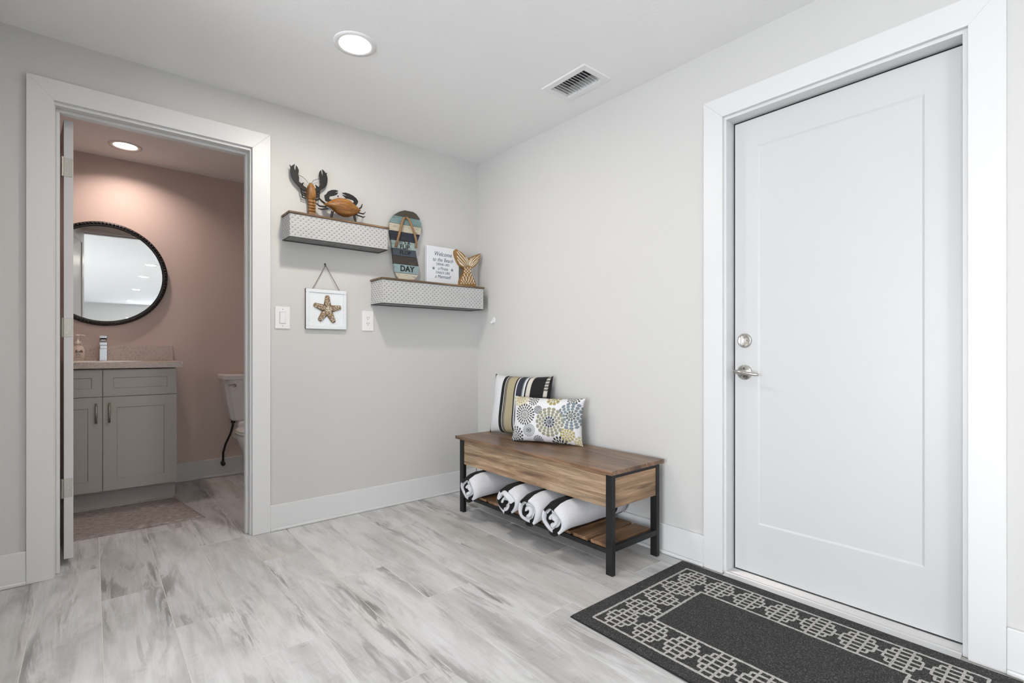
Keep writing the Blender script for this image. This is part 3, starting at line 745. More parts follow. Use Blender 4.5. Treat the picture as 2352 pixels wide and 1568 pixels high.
# ------------------------------------------------------------------ wall shelves
def shelf(label, x0, x1, dep, z0, z1):
    e = thing('wall_shelf', label, 'shelf', ((x0 + x1) / 2, 0, z0), 'embossed metal wall shelves')
    bm = bmesh.new(); c = 0.006
    box(bm, x0 + c, x1 - c, -dep + c, -0.0005, z0 + 0.004, z1 - 0.012)
    mesh_obj('metal_body', bm, M['galv'], e)
    bm = bmesh.new()
    for a in ((x0 + 0.004, x1 - 0.004, -dep + 0.004, -dep + 0.009), (x0 + 0.004, x0 + 0.009, -dep + 0.009, -0.001), (x1 - 0.009, x1 - 0.004, -dep + 0.009, -0.001), (x0 + 0.009, x1 - 0.009, -0.006, -0.001)): box(bm, *a, z0, z0 + 0.005)
    mesh_obj('bottom_rim', bm, M['galv_edge'], e)
    bm = bmesh.new(); box(bm, x0 - 0.002, x1 + 0.002, -dep - 0.002, -0.0005, z1 - 0.012, z1, 0.003)
    mesh_obj('wooden_top', bm, M['shelf_wood'], e)
    # embossed scallops: rows of half rings on the front and both ends
    bm = bmesh.new(); R = 0.0146; RS = R * 0.92; rows = int((z1 - 0.016 - z0 - 0.006) / RS)
    def half(org, ax, nrm, s, ln):
        for rad in (R * 0.97, R * 0.62, R * 0.28):
            wd = 0.0019; N = 8; prev = None
            for k in range(N + 1):
                a = PI * k / N
                ring = [org + ax * (math.cos(a) * (rad + s)) + Vector((0, 0, 1)) * (math.sin(a) * (rad + s)) * 0.95 + nrm * hgt for s, hgt in ((-wd, 0.0), (-wd * 0.35, 0.0013), (wd * 0.35, 0.0013), (wd, 0.0))]
                if any(p.z > z1 - 0.0125 for p in ring) or not -0.0005 <= s + math.cos(a) * rad <= ln + 0.0005: prev = None; continue
                ring = [bm.verts.new(p) for p in ring]
                if prev:
                    for i in range(3): bm.faces.new((prev[i], prev[i + 1], ring[i + 1], ring[i]))
                prev = ring
    for plane in ('front', 'left', 'right'):
        ln = (x1 - x0 - 2 * c) if plane == 'front' else dep - c
        cols = int(ln / (2 * R)); pit = ln / cols
        for r in range(rows + 1):
            z = z0 + 0.005 + r * RS
            for k in range(cols + r % 2):
                s = (k + 0.5 - 0.5 * (r % 2)) * pit
                if plane == 'front': half(Vector((x0 + c + s, -dep + c, z)), Vector((1, 0, 0)), Vector((0, -1, 0)), s, ln)
                elif plane == 'left': half(Vector((x0 + c, -0.001 - s, z)), Vector((0, -1, 0)), Vector((-1, 0, 0)), s, ln)
                else: half(Vector((x1 - c, -0.001 - s, z)), Vector((0, -1, 0)), Vector((1, 0, 0)), s, ln)
    bmesh.ops.recalc_face_normals(bm, faces=bm.faces)
    o = mesh_obj('embossed_scallops', bm, M['emboss'], e); o['kind'] = 'stuff'
S1 = (-1.401, -0.800, 0.142, 1.662, 1.808); S2 = (-0.862, -0.068, 0.170, 1.322, 1.486)
shelf('upper embossed galvanised metal shelf with wooden top, carrying the lobster and crab', *S1)
shelf('lower embossed galvanised metal shelf with wooden top, nearest the corner', *S2)

# ------------------------------------------------------------------ lobster and crab on the upper shelf
def crop(x0, y0, sc, y):
    def f(px, py):
        p = pA(x0 + px / sc, y0 + py / sc, y); return (p.x, p.z)
    return f
LY = -0.028; K = crop(650, 365, 10.455, LY)
lob = thing('lobster_sculpture', 'lobster figure of carved wood and black iron standing on the upper shelf', 'sculpture', (-1.262, LY, 1.809), 'seaside figures')
def kp(L): return [K(*p) for p in L]
def t3(L): return [(K(*p)[0], LY, K(*p)[1]) for p in L]
def iron(name, polys, parent):
    bm = bmesh.new()
    for p in polys: prism_xz(bm, kp(p), LY - 0.002, LY + 0.003)
    return mesh_obj(name, bm, M['iron'], parent)
iron('claw', [[(180, 215), (205, 165), (285, 118), (280, 150), (268, 200), (275, 250), (290, 308), (303, 250), (310, 150), (350, 200), (380, 275), (368, 370), (385, 450), (382, 540), (450, 595), (490, 640), (560, 690), (560, 790), (470, 740), (405, 690), (310, 590), (250, 520), (200, 430), (178, 330)], [(155, 140), (170, 145), (200, 200), (184, 215)], [(440, 600), (455, 575), (510, 565), (480, 610), (490, 650)]], lob)
iron('claw', [[(870, 330), (890, 285), (918, 270), (922, 330), (950, 440), (960, 360), (938, 250), (985, 285), (1030, 350), (1055, 400), (1070, 470), (1065, 560), (1045, 640), (1000, 690), (910, 745), (880, 800), (800, 870), (755, 850), (745, 720), (830, 680), (880, 650), (900, 610), (885, 550), (890, 490), (868, 400)], [(1015, 345), (1055, 330), (1050, 360), (1035, 390)], [(775, 615), (830, 655), (850, 700), (800, 695)]], lob)
for L in ([(545, 770), (470, 745), (420, 690)], [(545, 850), (450, 800), (415, 700)], [(545, 900), (460, 860), (425, 760)], [(550, 945), (470, 920), (440, 820)], [(790, 800), (850, 780), (885, 740)], [(795, 870), (870, 850), (885, 760)], [(800, 920), (860, 890), (885, 800)], [(770, 985), (860, 980), (880, 880)]):
    bm = bmesh.new(); tube(bm, t3(L), [0.0035, 0.0035, 0.002], 6); mesh_obj('leg', bm, M['iron'], lob)
for L in ([(615, 590), (560, 510), (480, 440), (385, 385)], [(680, 590), (730, 520), (800, 490), (880, 475)]):
    bm = bmesh.new(); tube(bm, t3(L), 0.0011, 5); mesh_obj('antenna', bm, M['iron'], lob)
bm = bmesh.new(); dome_xz(bm, kp([(590, 640), (640, 570), (700, 600), (745, 680), (775, 780), (790, 880), (775, 960), (740, 985), (670, 990), (600, 985), (560, 930), (548, 820), (560, 720)]), LY - 0.002, 0.020)
mesh_obj('carapace', bm, M['carved'], lob, True)
tz = [985, 1062, 1135, 1205, 1275, 1345]
for k in range(5):
    a, b = tz[k], tz[k + 1]; wl = 590 + 3 * k; wr = 783 - 2 * k
    pa, pb = K(wl, a), K(wr, a); pc, pd = K(wr, b - 6), K(wl, b - 6)
    zt, zb = (pa[1] + pb[1]) / 2, (pc[1] + pd[1]) / 2
    if k == 4: zb = 1.8085
    if zt - zb < 0.004: continue
    bm = bmesh.new(); box(bm, pa[0], pb[0], LY - 0.014, LY + 0.004, zb, zt, 0.005); mesh_obj('tail_segment', bm, M['carved'], lob)

LY = -0.092; K = crop(650, 365, 10.455, LY)
crab = thing('crab_sculpture', 'crab figure of carved wood and black iron leaning on the upper shelf', 'sculpture', (-1.06, LY, 1.809), 'seaside figures')
bm = bmesh.new(); dome_xz(bm, kp([(965, 1085), (1060, 1040), (1200, 970), (1330, 940), (1480, 955), (1590, 1000), (1700, 1090), (1790, 1170), (1860, 1245), (1800, 1310), (1700, 1360), (1560, 1400), (1450, 1395), (1330, 1340), (1220, 1260), (1130, 1170), (1010, 1120)]), LY - 0.002, 0.030)
mesh_obj('shell', bm, M['carved_x'], crab, True)
iron('claw', [[(1020, 1010), (1000, 930), (995, 870), (1040, 840), (1080, 780), (1160, 745), (1260, 742), (1335, 768), (1250, 815), (1330, 800), (1290, 860), (1220, 885), (1120, 900), (1110, 960), (1190, 985), (1120, 1040)]], crab)
iron('claw', [[(1410, 815), (1500, 808), (1590, 835), (1680, 880), (1760, 945), (1805, 1020), (1790, 1070), (1745, 1135), (1640, 1075), (1710, 1030), (1680, 990), (1600, 965), (1510, 945), (1420, 855), (1570, 905)]], crab)
for L, r in (([(1010, 1070), (930, 1010), (850, 920)], 0.006), ([(1040, 1150), (880, 1130), (790, 1060)], 0.005), ([(1080, 1190), (930, 1210), (840, 1190)], 0.005), ([(1800, 1220), (1880, 1160), (1905, 1080)], 0.005), ([(1800, 1290), (1940, 1320), (1985, 1270)], 0.004), ([(1740, 1330), (1930, 1400), (1975, 1375)], 0.004)):
    bm = bmesh.new(); tube(bm, t3(L), [r, r, r * 0.45], 7); mesh_obj('leg', bm, M['iron'], crab)
for px in (1190, 1690):                                        # the two feet it stands on
    a = K(px, 1260); bm = bmesh.new(); tube(bm, [(a[0], LY, a[1]), (a[0] + (0.012 if px > 1500 else -0.012), LY - 0.008, 1.8105)], [0.009, 0.006], 8); mesh_obj('foot', bm, M['iron'], crab)
for px, py, qx, qy in ((1322, 890, 1330, 960), (1512, 935, 1500, 985)):
    a, b = K(px, py), K(qx, qy); bm = bmesh.new(); tube(bm, [(b[0], LY, b[1]), (a[0], LY, a[1])], 0.0012, 6)
    lathe(bm, [(0.0, -0.0042), (0.003, -0.003), (0.0042, 0.0), (0.003, 0.003), (0.0, 0.0042)], (a[0], LY, a[1]), 'z', 10); mesh_obj('eye', bm, M['iron'], crab)

# ------------------------------------------------------------------ things on the lower shelf
FYv = -0.032; KF = crop(880, 470, 8.71, FYv)
ff = thing('flip_flop_sign', 'flip-flop shaped wooden plank sign with rope strap on the lower shelf', 'sign', (KF(440, 800)[0], FYv, 1.487))
OUT_L = [(440, 112), (330, 135), (220, 200), (150, 300), (122, 400), (130, 560), (165, 760), (190, 950), (205, 1150), (225, 1330), (270, 1430), (330, 1500)]
OUT_R = [(440, 112), (560, 125), (660, 190), (725, 280), (755, 400), (745, 560), (690, 720), (655, 840), (650, 960), (680, 1120), (705, 1230), (705, 1340), (670, 1460), (600, 1500)]
PL_ = [KF(*p) for p in OUT_L]; PR_ = [KF(*p) for p in OUT_R]
def xat(P_, z):
    zs = [p[1] for p in P_][::-1]; xs = [p[0] for p in P_][::-1]; return float(np.interp(z, zs, xs))
bz = [KF(440, y)[1] for y in (112, 250, 405, 560, 740, 900, 1040, 1200, 1375)] + [1.4872]
bc = [(70, 64, 54), (116, 142, 142), (190, 182, 164), (40, 46, 58), (148, 166, 162), (66, 74, 86), (58, 52, 46), (140, 160, 164), (198, 190, 174)]
for k in range(9):
    z1_, z0_ = bz[k] - 0.0012, bz[k + 1] + 0.0012
    zz = np.linspace(z0_, z1_ - (0.0006 if k == 0 else 0), 9)
    pts = [(xat(PL_, z), z) for z in zz] + [(xat(PR_, z), z) for z in zz[::-1]]
    mk = mat('painted_board', lin(*bc[k]), 0.75); q = NT(mk)
    q.base(q.mix(q.ramp(q.noise(q.coord(scale=(14, 60, 60), rnd=True), 1.0, 5, 0.65), [(0.52, W0), (0.72, (0.75, 0.75, 0.75, 1))]), lin(*bc[k]), lin(84, 76, 66)))
    bm = bmesh.new(); prism_xz(bm, pts, FYv - 0.004, FYv + 0.012); o = mesh_obj('board', bm, mk, ff)
bm = bmesh.new(); zz = np.linspace(1.50, bz[0] - 0.004, 22)
prism_xz(bm, [(xat(PL_, z) + 0.004, z) for z in zz] + [(xat(PR_, z) - 0.004, z) for z in zz[::-1]], FYv + 0.0125, FYv + 0.022); mesh_obj('backing', bm, M['iron'], ff)
M['rope'] = mat('jute_rope', lin(150, 118, 84), 0.9, bump=(300, 0.8, 0.002))
for L in ([(432, 262), (385, 285), (340, 400), (300, 560), (265, 720), (240, 850)], [(448, 262), (495, 310), (540, 440), (600, 600), (640, 740), (640, 870)]):
    bm = bmesh.new(); pts = [(KF(*p)[0], FYv - 0.010 - 0.012 * math.sin(PI * i / 5), KF(*p)[1]) for i, p in enumerate(L)]
    tube(bm, pts, 0.0078, 8); mesh_obj('rope_strap', bm, M['rope'], ff, True)
M['ink'] = mat('black_paint', lin(26, 28, 32), 0.8); M['ink_pale'] = mat('pale_paint', lin(188, 196, 190), 0.8)
zr = [(bz[i] + bz[i + 1]) / 2 for i in range(9)]
for txt, z, s, mm, bold, wx in (("IT'S A", zr[4] + 0.018, 0.032, 'ink', 0.0006, 1.0), ('FLIP', zr[4] - 0.011, 0.040, 'ink', 0.0010, 1.05), ('FLOP', zr[5], 0.036, 'ink', 0.0008, 1.0), ('KIND OF', zr[6], 0.028, 'ink_pale', 0.0003, 0.9), ('DAY', zr[7], 0.052, 'ink', 0.0016, 1.0)):
    if txt == 'KIND OF': continue
    xc = (xat(PL_, z) + xat(PR_, z)) / 2 + 0.004
    bm = bmesh.new(); put_text(bm, txt, s, xc, FYv - 0.0045, z, sx=wx, bold=bold); mesh_obj('lettering', bm, M[mm], ff)

WY = -0.062; a = pA(981, 562, WY); b = pA(1055, 566, WY)
wx0, wx1 = a.x, a.x + 0.262; wz1 = a.z
ws = thing('welcome_sign', 'white canvas sign with blue hand lettering welcoming to the beach', 'sign', ((wx0 + wx1) / 2, WY, 1.487))
mesh_obj('canvas', bx(wx0, wx1, WY, WY + 0.030, 1.4865, wz1, bev=0.0025), mat('white_canvas', lin(222, 224, 228), 0.8, bump=(500, 0.15, 0.0008)), ws)
M['ink_blue'] = mat('slate_blue_ink', lin(104, 118, 134), 0.8)
wc = (wx0 + wx1) / 2 - 0.004; top = wz1 - 0.052
for k, (txt, s, sh) in enumerate((('Welcome', 0.043, 0.25), ('to the Beach', 0.038, 0.25), ('DRINK LIKE', 0.024, 0.0), ('a Pirate', 0.031, 0.2), ('DANCE LIKE', 0.024, 0.0), ('a Mermaid!', 0.033, 0.25))):
    bm = bmesh.new(); put_text(bm, txt, s, wc, WY - 0.0006, top - (0, 0.040, 0.071, 0.100, 0.129, 0.157)[k], sx=0.86, shear=sh); mesh_obj('lettering', bm, M['ink_blue'], ws)
for sx_ in (-0.076, 0.076):
    bm = bmesh.new(); pts = []
    for k in range(10):
        r = 0.013 if k % 2 == 0 else 0.0055; a_ = PI / 2 + k * PI / 5; pts.append((wc + sx_ + r * math.cos(a_), top - 0.102 + r * math.sin(a_)))
    prism_xz(bm, pts, WY - 0.0012, WY - 0.0001); mesh_obj('painted_star', bm, M['ink_blue'], ws)

TY = -0.085; KT = crop(960, 545, 13.07, TY)
M['gold'] = mat('aged_gold', lin(158, 122, 72), 0.45, 0.45, bump=(90, 0.3, 0.002)); M['ivory'] = mat('ivory_paint', lin(232, 222, 206), 0.55)
tail = thing('mermaid_tail_ornament', 'gold and ivory mermaid tail ornament at the corner end of the lower shelf', 'ornament', (KT(1480, 1200)[0], TY, 1.487), 'seaside figures')
TO = [(1110, 400), (1160, 350), (1230, 400), (1330, 460), (1430, 560), (1510, 655), (1580, 600), (1700, 550), (1880, 480), (1870, 600), (1830, 720), (1760, 830), (1680, 900), (1620, 920), (1590, 960), (1590, 1050), (1620, 1130), (1680, 1240), (1735, 1370)]
TL = [(1250, 1400), (1260, 1300), (1310, 1180), (1370, 1060), (1390, 930), (1320, 890), (1240, 810), (1180, 700), (1140, 600), (1110, 500)]
pts = [KT(*p) for p in TO] + [(KT(1735, 1400)[0] + 0.004, 1.4868), (KT(1250, 1400)[0], 1.4868)] + [KT(*p) for p in TL[1:]]
bm = bmesh.new(); prism_xz(bm, pts, TY, TY + 0.026); mesh_obj('tail_body', bm, M['gold'], tail)
for L in ([(1160, 430), (1260, 560), (1380, 700), (1480, 840)], [(1200, 410), (1320, 530), (1440, 680), (1500, 840)], [(1170, 560), (1250, 660), (1350, 760), (1455, 860)], [(1180, 660), (1250, 750), (1340, 820), (1430, 880)], [(1240, 760), (1300, 820), (1400, 890)], [(1430, 590), (1500, 700), (1515, 840)],
          [(1860, 520), (1760, 610), (1640, 720), (1570, 860)], [(1840, 600), (1740, 710), (1640, 800), (1590, 870)], [(1800, 700), (1720, 790), (1620, 880)], [(1720, 570), (1620, 660), (1560, 780), (1550, 860)], [(1600, 620), (1550, 700), (1535, 840)]):
    p3 = [(KT(*p)[0], TY - 0.001, KT(*p)[1]) for p in L]
    bm = bmesh.new(); n = len(p3); tube(bm, p3, [0.0022] + [0.0034] * (n - 2) + [0.0016], 6); mesh_obj('fin_ray', bm, M['ivory'], tail, True)
bm = bmesh.new()
for r in range(11):
    py = 920 + r * 46; lo_, hi_ = float(np.interp(py, [930, 1060, 1180, 1300, 1400], [1400, 1390, 1350, 1300, 1290])), float(np.interp(py, [930, 1050, 1130, 1240, 1370], [1580, 1575, 1605, 1660, 1715]))
    n = max(2, int((hi_ - lo_) / 75))
    for k in range(n + (r % 2 == 0)):
        px = lo_ + (k + (0.5 if r % 2 else 0.08)) * (hi_ - lo_) / n * (1 if r % 2 else 0.94)
        x, z = KT(px, py)
        if z < 1.492: continue
        t = bmesh.new(); bmesh.ops.create_icosphere(t, subdivisions=1, radius=1.0, matrix=Matrix.Translation((x, TY - 0.0005, z)) @ Matrix.Diagonal((0.0052, 0.0035, 0.0066, 1))); merge(bm, t)
o = mesh_obj('scales', bm, M['ivory'], tail, True); o['kind'] = 'stuff'

# ------------------------------------------------------------------ starfish plaque
SY = -0.020; KS = crop(690, 595, 9.22, SY)
p0 = pA(703, 661, SY); p1 = pA(796, 757, SY)
sx0, sx1, sz0, sz1 = p0.x, p1.x, p1.z, p0.z - 0.001
pq = thing('starfish_plaque', 'square white distressed plaque with a starfish, hung by a cord from a nail', 'wall decor', ((sx0 + sx1) / 2, -0.001, sz0))
M['worn'] = mat('distressed_white', lin(224, 227, 230), 0.6); q = NT(M['worn'])
q.base(q.mix(q.ramp(q.noise(q.coord(), 70, 3, 0.7), [(0.66, W0), (0.70, W1)]), lin(226, 229, 232), lin(120, 116, 110)))
M['white_board'] = mat('white_board', lin(228, 232, 236), 0.6); M['dark_back'] = mat('dark_backing', lin(70, 66, 60), 0.8)
mesh_obj('backing', bx(sx0 - 0.0006, sx1 + 0.0006, -0.012, -0.0008, sz0 - 0.0008, sz1 + 0.0008), M['dark_back'], pq)
mesh_obj('board', bx(sx0 + 0.02, sx1 - 0.02, -0.0145, -0.0123, sz0 + 0.02, sz1 - 0.02), M['white_board'], pq)
for a in ((sx0, sx1, sz0, sz0 + 0.020), (sx0, sx1, sz1 - 0.020, sz1), (sx0, sx0 + 0.020, sz0 + 0.0202, sz1 - 0.0202), (sx1 - 0.020, sx1, sz0 + 0.0202, sz1 - 0.0202)):
    mesh_obj('frame_rail', bx(a[0], a[1], SY, -0.0123, a[2], a[3], bev=0.002), M['worn'], pq)
cst = KS(575, 1065); M['star'] = mat('starfish_skin', lin(136, 114, 88), 0.85, bump=(160, 0.6, 0.003)); M['star_dot'] = mat('starfish_spines', lin(236, 228, 212), 0.7)
bm = bmesh.new(); dots = bmesh.new(); rs = random.Random(4); arm_w = 0.0180
tips = [KS(*p) for p in ((575, 762), (868, 1020), (722, 1350), (398, 1305), (280, 952))]
tips = sorted(tips, key=lambda p: math.atan2(p[1] - cst[1], p[0] - cst[0])); outl = []
for i, tp in enumerate(tips):
    d = Vector((tp[0] - cst[0], tp[1] - cst[1])); L = d.length; d.normalize(); nn = Vector((-d.y, d.x)); c2 = Vector(cst)
    for f, wdt in ((0.30, 1.22), (0.6, 0.95), (0.90, 0.74)): outl.append(tuple(c2 + d * L * f - nn * arm_w * wdt))
    outl.append(tuple(c2 + d * L * 0.985 - nn * arm_w * 0.45)); outl.append(tuple(c2 + d * L * 0.985 + nn * arm_w * 0.45))
    for f, wdt in ((0.90, 0.74), (0.6, 0.95), (0.30, 1.22)): outl.append(tuple(c2 + d * L * f + nn * arm_w * wdt))
    rr = [(c2 + d * L * f) for f in (0.0, 0.3, 0.6, 0.9)]
    for k in range(64):
        f = 0.02 + 0.9 * rs.random() ** 1.3; s = rs.uniform(-1, 1) * arm_w * (1.1 - 0.45 * f) * 0.85; p = c2 + d * L * f + nn * s
        t = bmesh.new(); bmesh.ops.create_icosphere(t, subdivisions=1, radius=rs.uniform(0.0014, 0.0026), matrix=Matrix.Translation((p.x, -0.0262 - 0.004 * (1 - f) + 2.2 * s * s * 10, p.y))); merge(dots, t)
dome_xz(bm, outl, -0.0148, 0.010, rings=4, edge=0.003)
sf = mesh_obj('starfish', bm, M['star'], pq, True); sf['label'] = 'brown starfish with pale spines'
o = mesh_obj('spines', dots, M['star_dot'], sf, True); o['kind'] = 'stuff'
nl = pA(748, 606, -0.012); M['cord'] = mat('hemp_cord', lin(112, 96, 74), 0.9)
bm = bmesh.new()
tube(bm, [(pA(718, 662, SY).x, -0.014, sz1 - 0.002), (nl.x - 0.002, -0.010, nl.z - 0.012), (nl.x + 0.002, -0.010, nl.z - 0.012), (pA(781, 666, SY).x, -0.014, sz1 - 0.002)], 0.0017, 6); mesh_obj('hanging_cord', bm, M['cord'], pq)
bm = bmesh.new(); tube(bm, [(nl.x, -0.0005, nl.z - 0.012), (nl.x, -0.016, nl.z - 0.010)], 0.0022, 8); lathe(bm, [(0.0, -0.0005), (0.006, -0.0005), (0.006, -0.002), (0.0, -0.003)], (nl.x, 0, nl.z), 'y', 12); box(bm, nl.x - 0.002, nl.x + 0.002, -0.003, -0.0005, nl.z - 0.014, nl.z + 0.004)
mesh_obj('nail', bm, M['galv_edge'], pq)

# ------------------------------------------------------------------ switch, outlet, hook
def plate(name, label, cat, u0, v0, u1, v1):
    a, b = pA(u0, v0, -0.006), pA(u1, v1, -0.006); x0, x1, z0, z1 = a.x, b.x, b.z, a.z
    e = thing(name, label, cat, ((x0 + x1) / 2, 0, z0)); mesh_obj('cover_plate', bx(x0, x1, -0.0062, -0.0003, z0, z1, bev=0.0018), M['plastic'], e)
    return e, (x0 + x1) / 2, (z0 + z1) / 2
e, cx, cz = plate('light_switch', 'white rocker light switch beside the bathroom door casing', 'light switch', 632, 703, 666, 755)
bm = bx(cx - 0.0165, cx + 0.0165, -0.0068, -0.0064, cz - 0.034, cz + 0.034); mesh_obj('rocker_recess', bm, mat('grey_gap', lin(150), 0.6), e)
bm = bmesh.new(); t = bmesh.new(); box(t, cx - 0.0152, cx + 0.0152, -0.0105, -0.0070, cz - 0.0325, cz + 0.0325, 0.0008, 1); bmesh.ops.rotate(t, verts=t.verts, cent=(cx, -0.007, cz), matrix=Matrix.Rotation(math.radians(2.5), 3, 'X')); merge(bm, t); mesh_obj('rocker', bm, M['plastic'], e)
for s in (-1, 1):
    bm = bmesh.new(); lathe(bm, [(0.0, -0.0075), (0.0028, -0.0072), (0.003, -0.0063)], (cx, 0, cz + s * 0.048), 'y', 10); mesh_obj('screw', bm, mat('screw_grey', lin(170), 0.5), e)
e, cx, cz = plate('wall_outlet', 'white electrical outlet below the lower shelf', 'outlet', 832, 713, 858, 760)
bm = bx(cx - 0.0165, cx + 0.0165, -0.0075, -0.0064, cz - 0.034, cz + 0.034, bev=0.0004, seg=1); o = mesh_obj('receptacle', bm, M['plastic'], e)
for s in (-1, 1):
    zc = cz + s * 0.0185
    for dx, h in ((-0.0065, 0.0045), (0.0065, 0.0036)):
        mesh_obj('slot', bx(cx + dx - 0.0012, cx + dx + 0.0012, -0.0079, -0.0073, zc + 0.001 - h + 0.002, zc + 0.001 + h + 0.002), M['dark_slot'], o)
    bm = bmesh.new(); lathe(bm, [(0.0, -0.0079), (0.0024, -0.0079), (0.0024, -0.0073)], (cx, 0, zc - 0.0085), 'y', 10); mesh_obj('ground_hole', bm, M['dark_slot'], o)

hk = thing('wall_hook', 'small white wall hook on the right wall near the corner', 'hook', (0, -0.193, 1.225))
bm = bmesh.new(); lathe(bm, [(0.0, 0), (0.021, -0.0003), (0.021, -0.003), (0.016, -0.007), (0.0, -0.008)], (0, -0.193, 1.25), 'x', 24); mesh_obj('base_plate', bm, M['plastic'], hk, True)
bm = bmesh.new(); tube(bm, [(-0.006, -0.193, 1.252), (-0.014, -0.193, 1.240), (-0.017, -0.193, 1.229), (-0.023, -0.193, 1.226), (-0.027, -0.193, 1.234)], [0.006, 0.006, 0.006, 0.0055, 0.005], 10); mesh_obj('prong', bm, M['plastic'], hk, True)

# ------------------------------------------------------------------ bathroom: vanity
VX0_, VX1_, VF, VT = -2.655, -1.787, 1.10, 0.907
M['vanity'] = mat('greige_lacquer', lin(172, 166, 160), 0.42); M['vanity_in'] = mat('cabinet_dark', lin(60, 54, 50), 0.7)
van = thing('vanity_cabinet', 'grey-beige shaker vanity cabinet with two doors under the round mirror', 'vanity', (-2.2, 1.35, 0))
mesh_obj('cabinet_body', bx(VX0_, VX1_, VF + 0.021, BACK_Y - 0.001, 0.118, VT), M['vanity'], van)
mesh_obj('toe_kick', bx(VX0_, VX1_ - 0.002, VF + 0.085, BACK_Y - 0.03, 0.0005, 0.1175), M['vanity'], van)
def shaker(x0, x1, z0, z1, rail):
    d = panel_door(x1 - x0, z1 - z0, 0.019, rail, rail, rail, 0.006, 0.003)
    bmesh.ops.translate(d, verts=d.verts, vec=(x0, VF, z0)); return d
XM = -2.186
for x0, x1, hx in ((VX0_ + 0.002, XM - 0.0018, XM - 0.032), (XM + 0.0018, VX1_ - 0.001, XM + 0.034)):
    mesh_obj('drawer_front', shaker(x0, x1, 0.7315, 0.904, 0.052), M['vanity'], van)
    dr = mesh_obj('cabinet_door', shaker(x0, x1, 0.121, 0.7275, 0.07), M['vanity'], van)
    bm = bmesh.new()
    tube(bm, [(hx, VF - 0.024, 0.563), (hx, VF - 0.024, 0.690)], 0.0055, 10)
    for zz in (0.578, 0.675): tube(bm, [(hx, VF - 0.001, zz), (hx, VF - 0.024, zz)], 0.0045, 8)
    mesh_obj('handle', bm, M['dull_nickel'], dr, True)
m = M['quartz'] = mat('speckled_quartz', lin(206, 196, 186), 0.28); q = NT(m)
q.base(q.mix(q.ramp(q.noise(q.coord(), 170, 2, 0.5), [(0.60, W0), (0.66, W1)]), q.ramp(q.noise(q.coord(), 60, 3), [(0.3, lin(182, 166, 154)), (0.7, lin(198, 184, 172))]), lin(150, 128, 114)))
ct = thing('vanity_countertop', 'speckled beige quartz countertop with backsplash on the bathroom vanity', 'countertop', (-2.2, 1.35, 0.912))
mesh_obj('slab', bx(-2.659, -1.752, 1.075, BACK_Y - 0.001, 0.9125, 0.952, bev=0.002), M['quartz'], ct)
mesh_obj('backsplash', bx(-2.659, -1.756, BACK_Y - 0.021, BACK_Y - 0.001, 0.9525, 1.063, bev=0.0015), M['quartz'], ct)
M['ceramic'] = mat('white_ceramic', (0.80, 0.79, 0.77, 1), 0.16, coat=0.3)
bm = bmesh.new()
for sx_, sy_ in ((0.215, 0.155),):
    ring = [(1.0, 0.9525), (1.0, 0.9575), (0.95, 0.9585), (0.90, 0.955), (0.80, 0.9535), (0.0, 0.9530)]
    t = bmesh.new(); lathe(t, [(r, z) for r, z in ring], (0, 0, 0), 'z', 40); bmesh.ops.transform(t, matrix=Matrix.Translation((XM, 1.285, 0)) @ Matrix.Diagonal((sx_, sy_, 1, 1)), verts=t.verts); merge(bm, t)
tag(mesh_obj('sink_basin', bm, M['ceramic'], None, True), 'white oval sink basin set in the vanity countertop', 'sink')
fa = thing('faucet', 'square chrome single-lever faucet on the vanity countertop', 'faucet', (-2.178, 1.47, 0.953))
mesh_obj('body', bx(-2.2005, -2.1555, 1.452, 1.497, 0.9525, 1.088, bev=0.003), M['chrome'], fa)
mesh_obj('spout', bx(-2.1985, -2.1575, 1.330, 1.451, 1.040, 1.066, bev=0.003), M['chrome'], fa)
bm = bmesh.new(); box(bm, -2.1995, -2.1565, 1.400, 1.497, 1.094, 1.113, 0.003); box(bm, -2.190, -2.166, 1.462, 1.488, 1.0885, 1.0935); bmesh.ops.rotate(bm, verts=bm.verts, cent=(-2.178, 1.497, 1.095), matrix=Matrix.Rotation(math.radians(-12), 3, 'X'))
mesh_obj('lever', bm, M['chrome'], fa)
SXc, SYc = -2.314, 1.47
so = thing('soap_dispenser', 'clear pump soap bottle on the countertop beside the faucet', 'soap bottle', (SXc, SYc, 0.953))
M['soap'] = mat('milky_soap_bottle', lin(214, 196, 186), 0.2); M['pump'] = mat('cream_pump', lin(228, 214, 206), 0.35)
bm = bmesh.new(); t = bmesh.new(); lathe(t, [(0.0, 0.0), (0.036, 0.0), (0.040, 0.004), (0.041, 0.055), (0.037, 0.085), (0.028, 0.104), (0.017, 0.110), (0.017, 0.118), (0.0, 0.118)], (0, 0, 0), 'z', 32)
bmesh.ops.transform(t, matrix=Matrix.Translation((SXc, SYc, 0.9528)) @ Matrix.Diagonal((1, 0.65, 1, 1)), verts=t.verts); merge(bm, t); mesh_obj('bottle', bm, M['soap'], so, True)
bm = bmesh.new(); lathe(bm, [(0.0, 0.118), (0.019, 0.118), (0.019, 0.136), (0.008, 0.140), (0.006, 0.172), (0.012, 0.173), (0.012, 0.184), (0.0, 0.186)], (SXc, SYc, 0.953), 'z', 20); tube(bm, [(SXc, SYc, 1.133), (SXc + 0.022, SYc - 0.004, 1.133), (SXc + 0.040, SYc - 0.008, 1.129)], [0.006, 0.005, 0.004], 8); mesh_obj('pump', bm, M['pump'], so, True)
bm = bmesh.new(); put_text(bm, 'Soft', 0.026, SXc + 0.006, SYc - 0.0268, 1.022, shear=0.2, bold=0.0004)
for zz, w_ in ((1.004, 0.012), (0.996, 0.016), (0.984, 0.022)): box(bm, SXc - 0.002 - w_ / 2, SXc + 0.008 + w_ / 2, SYc - 0.0272, SYc - 0.0262, zz, zz + 0.0022)
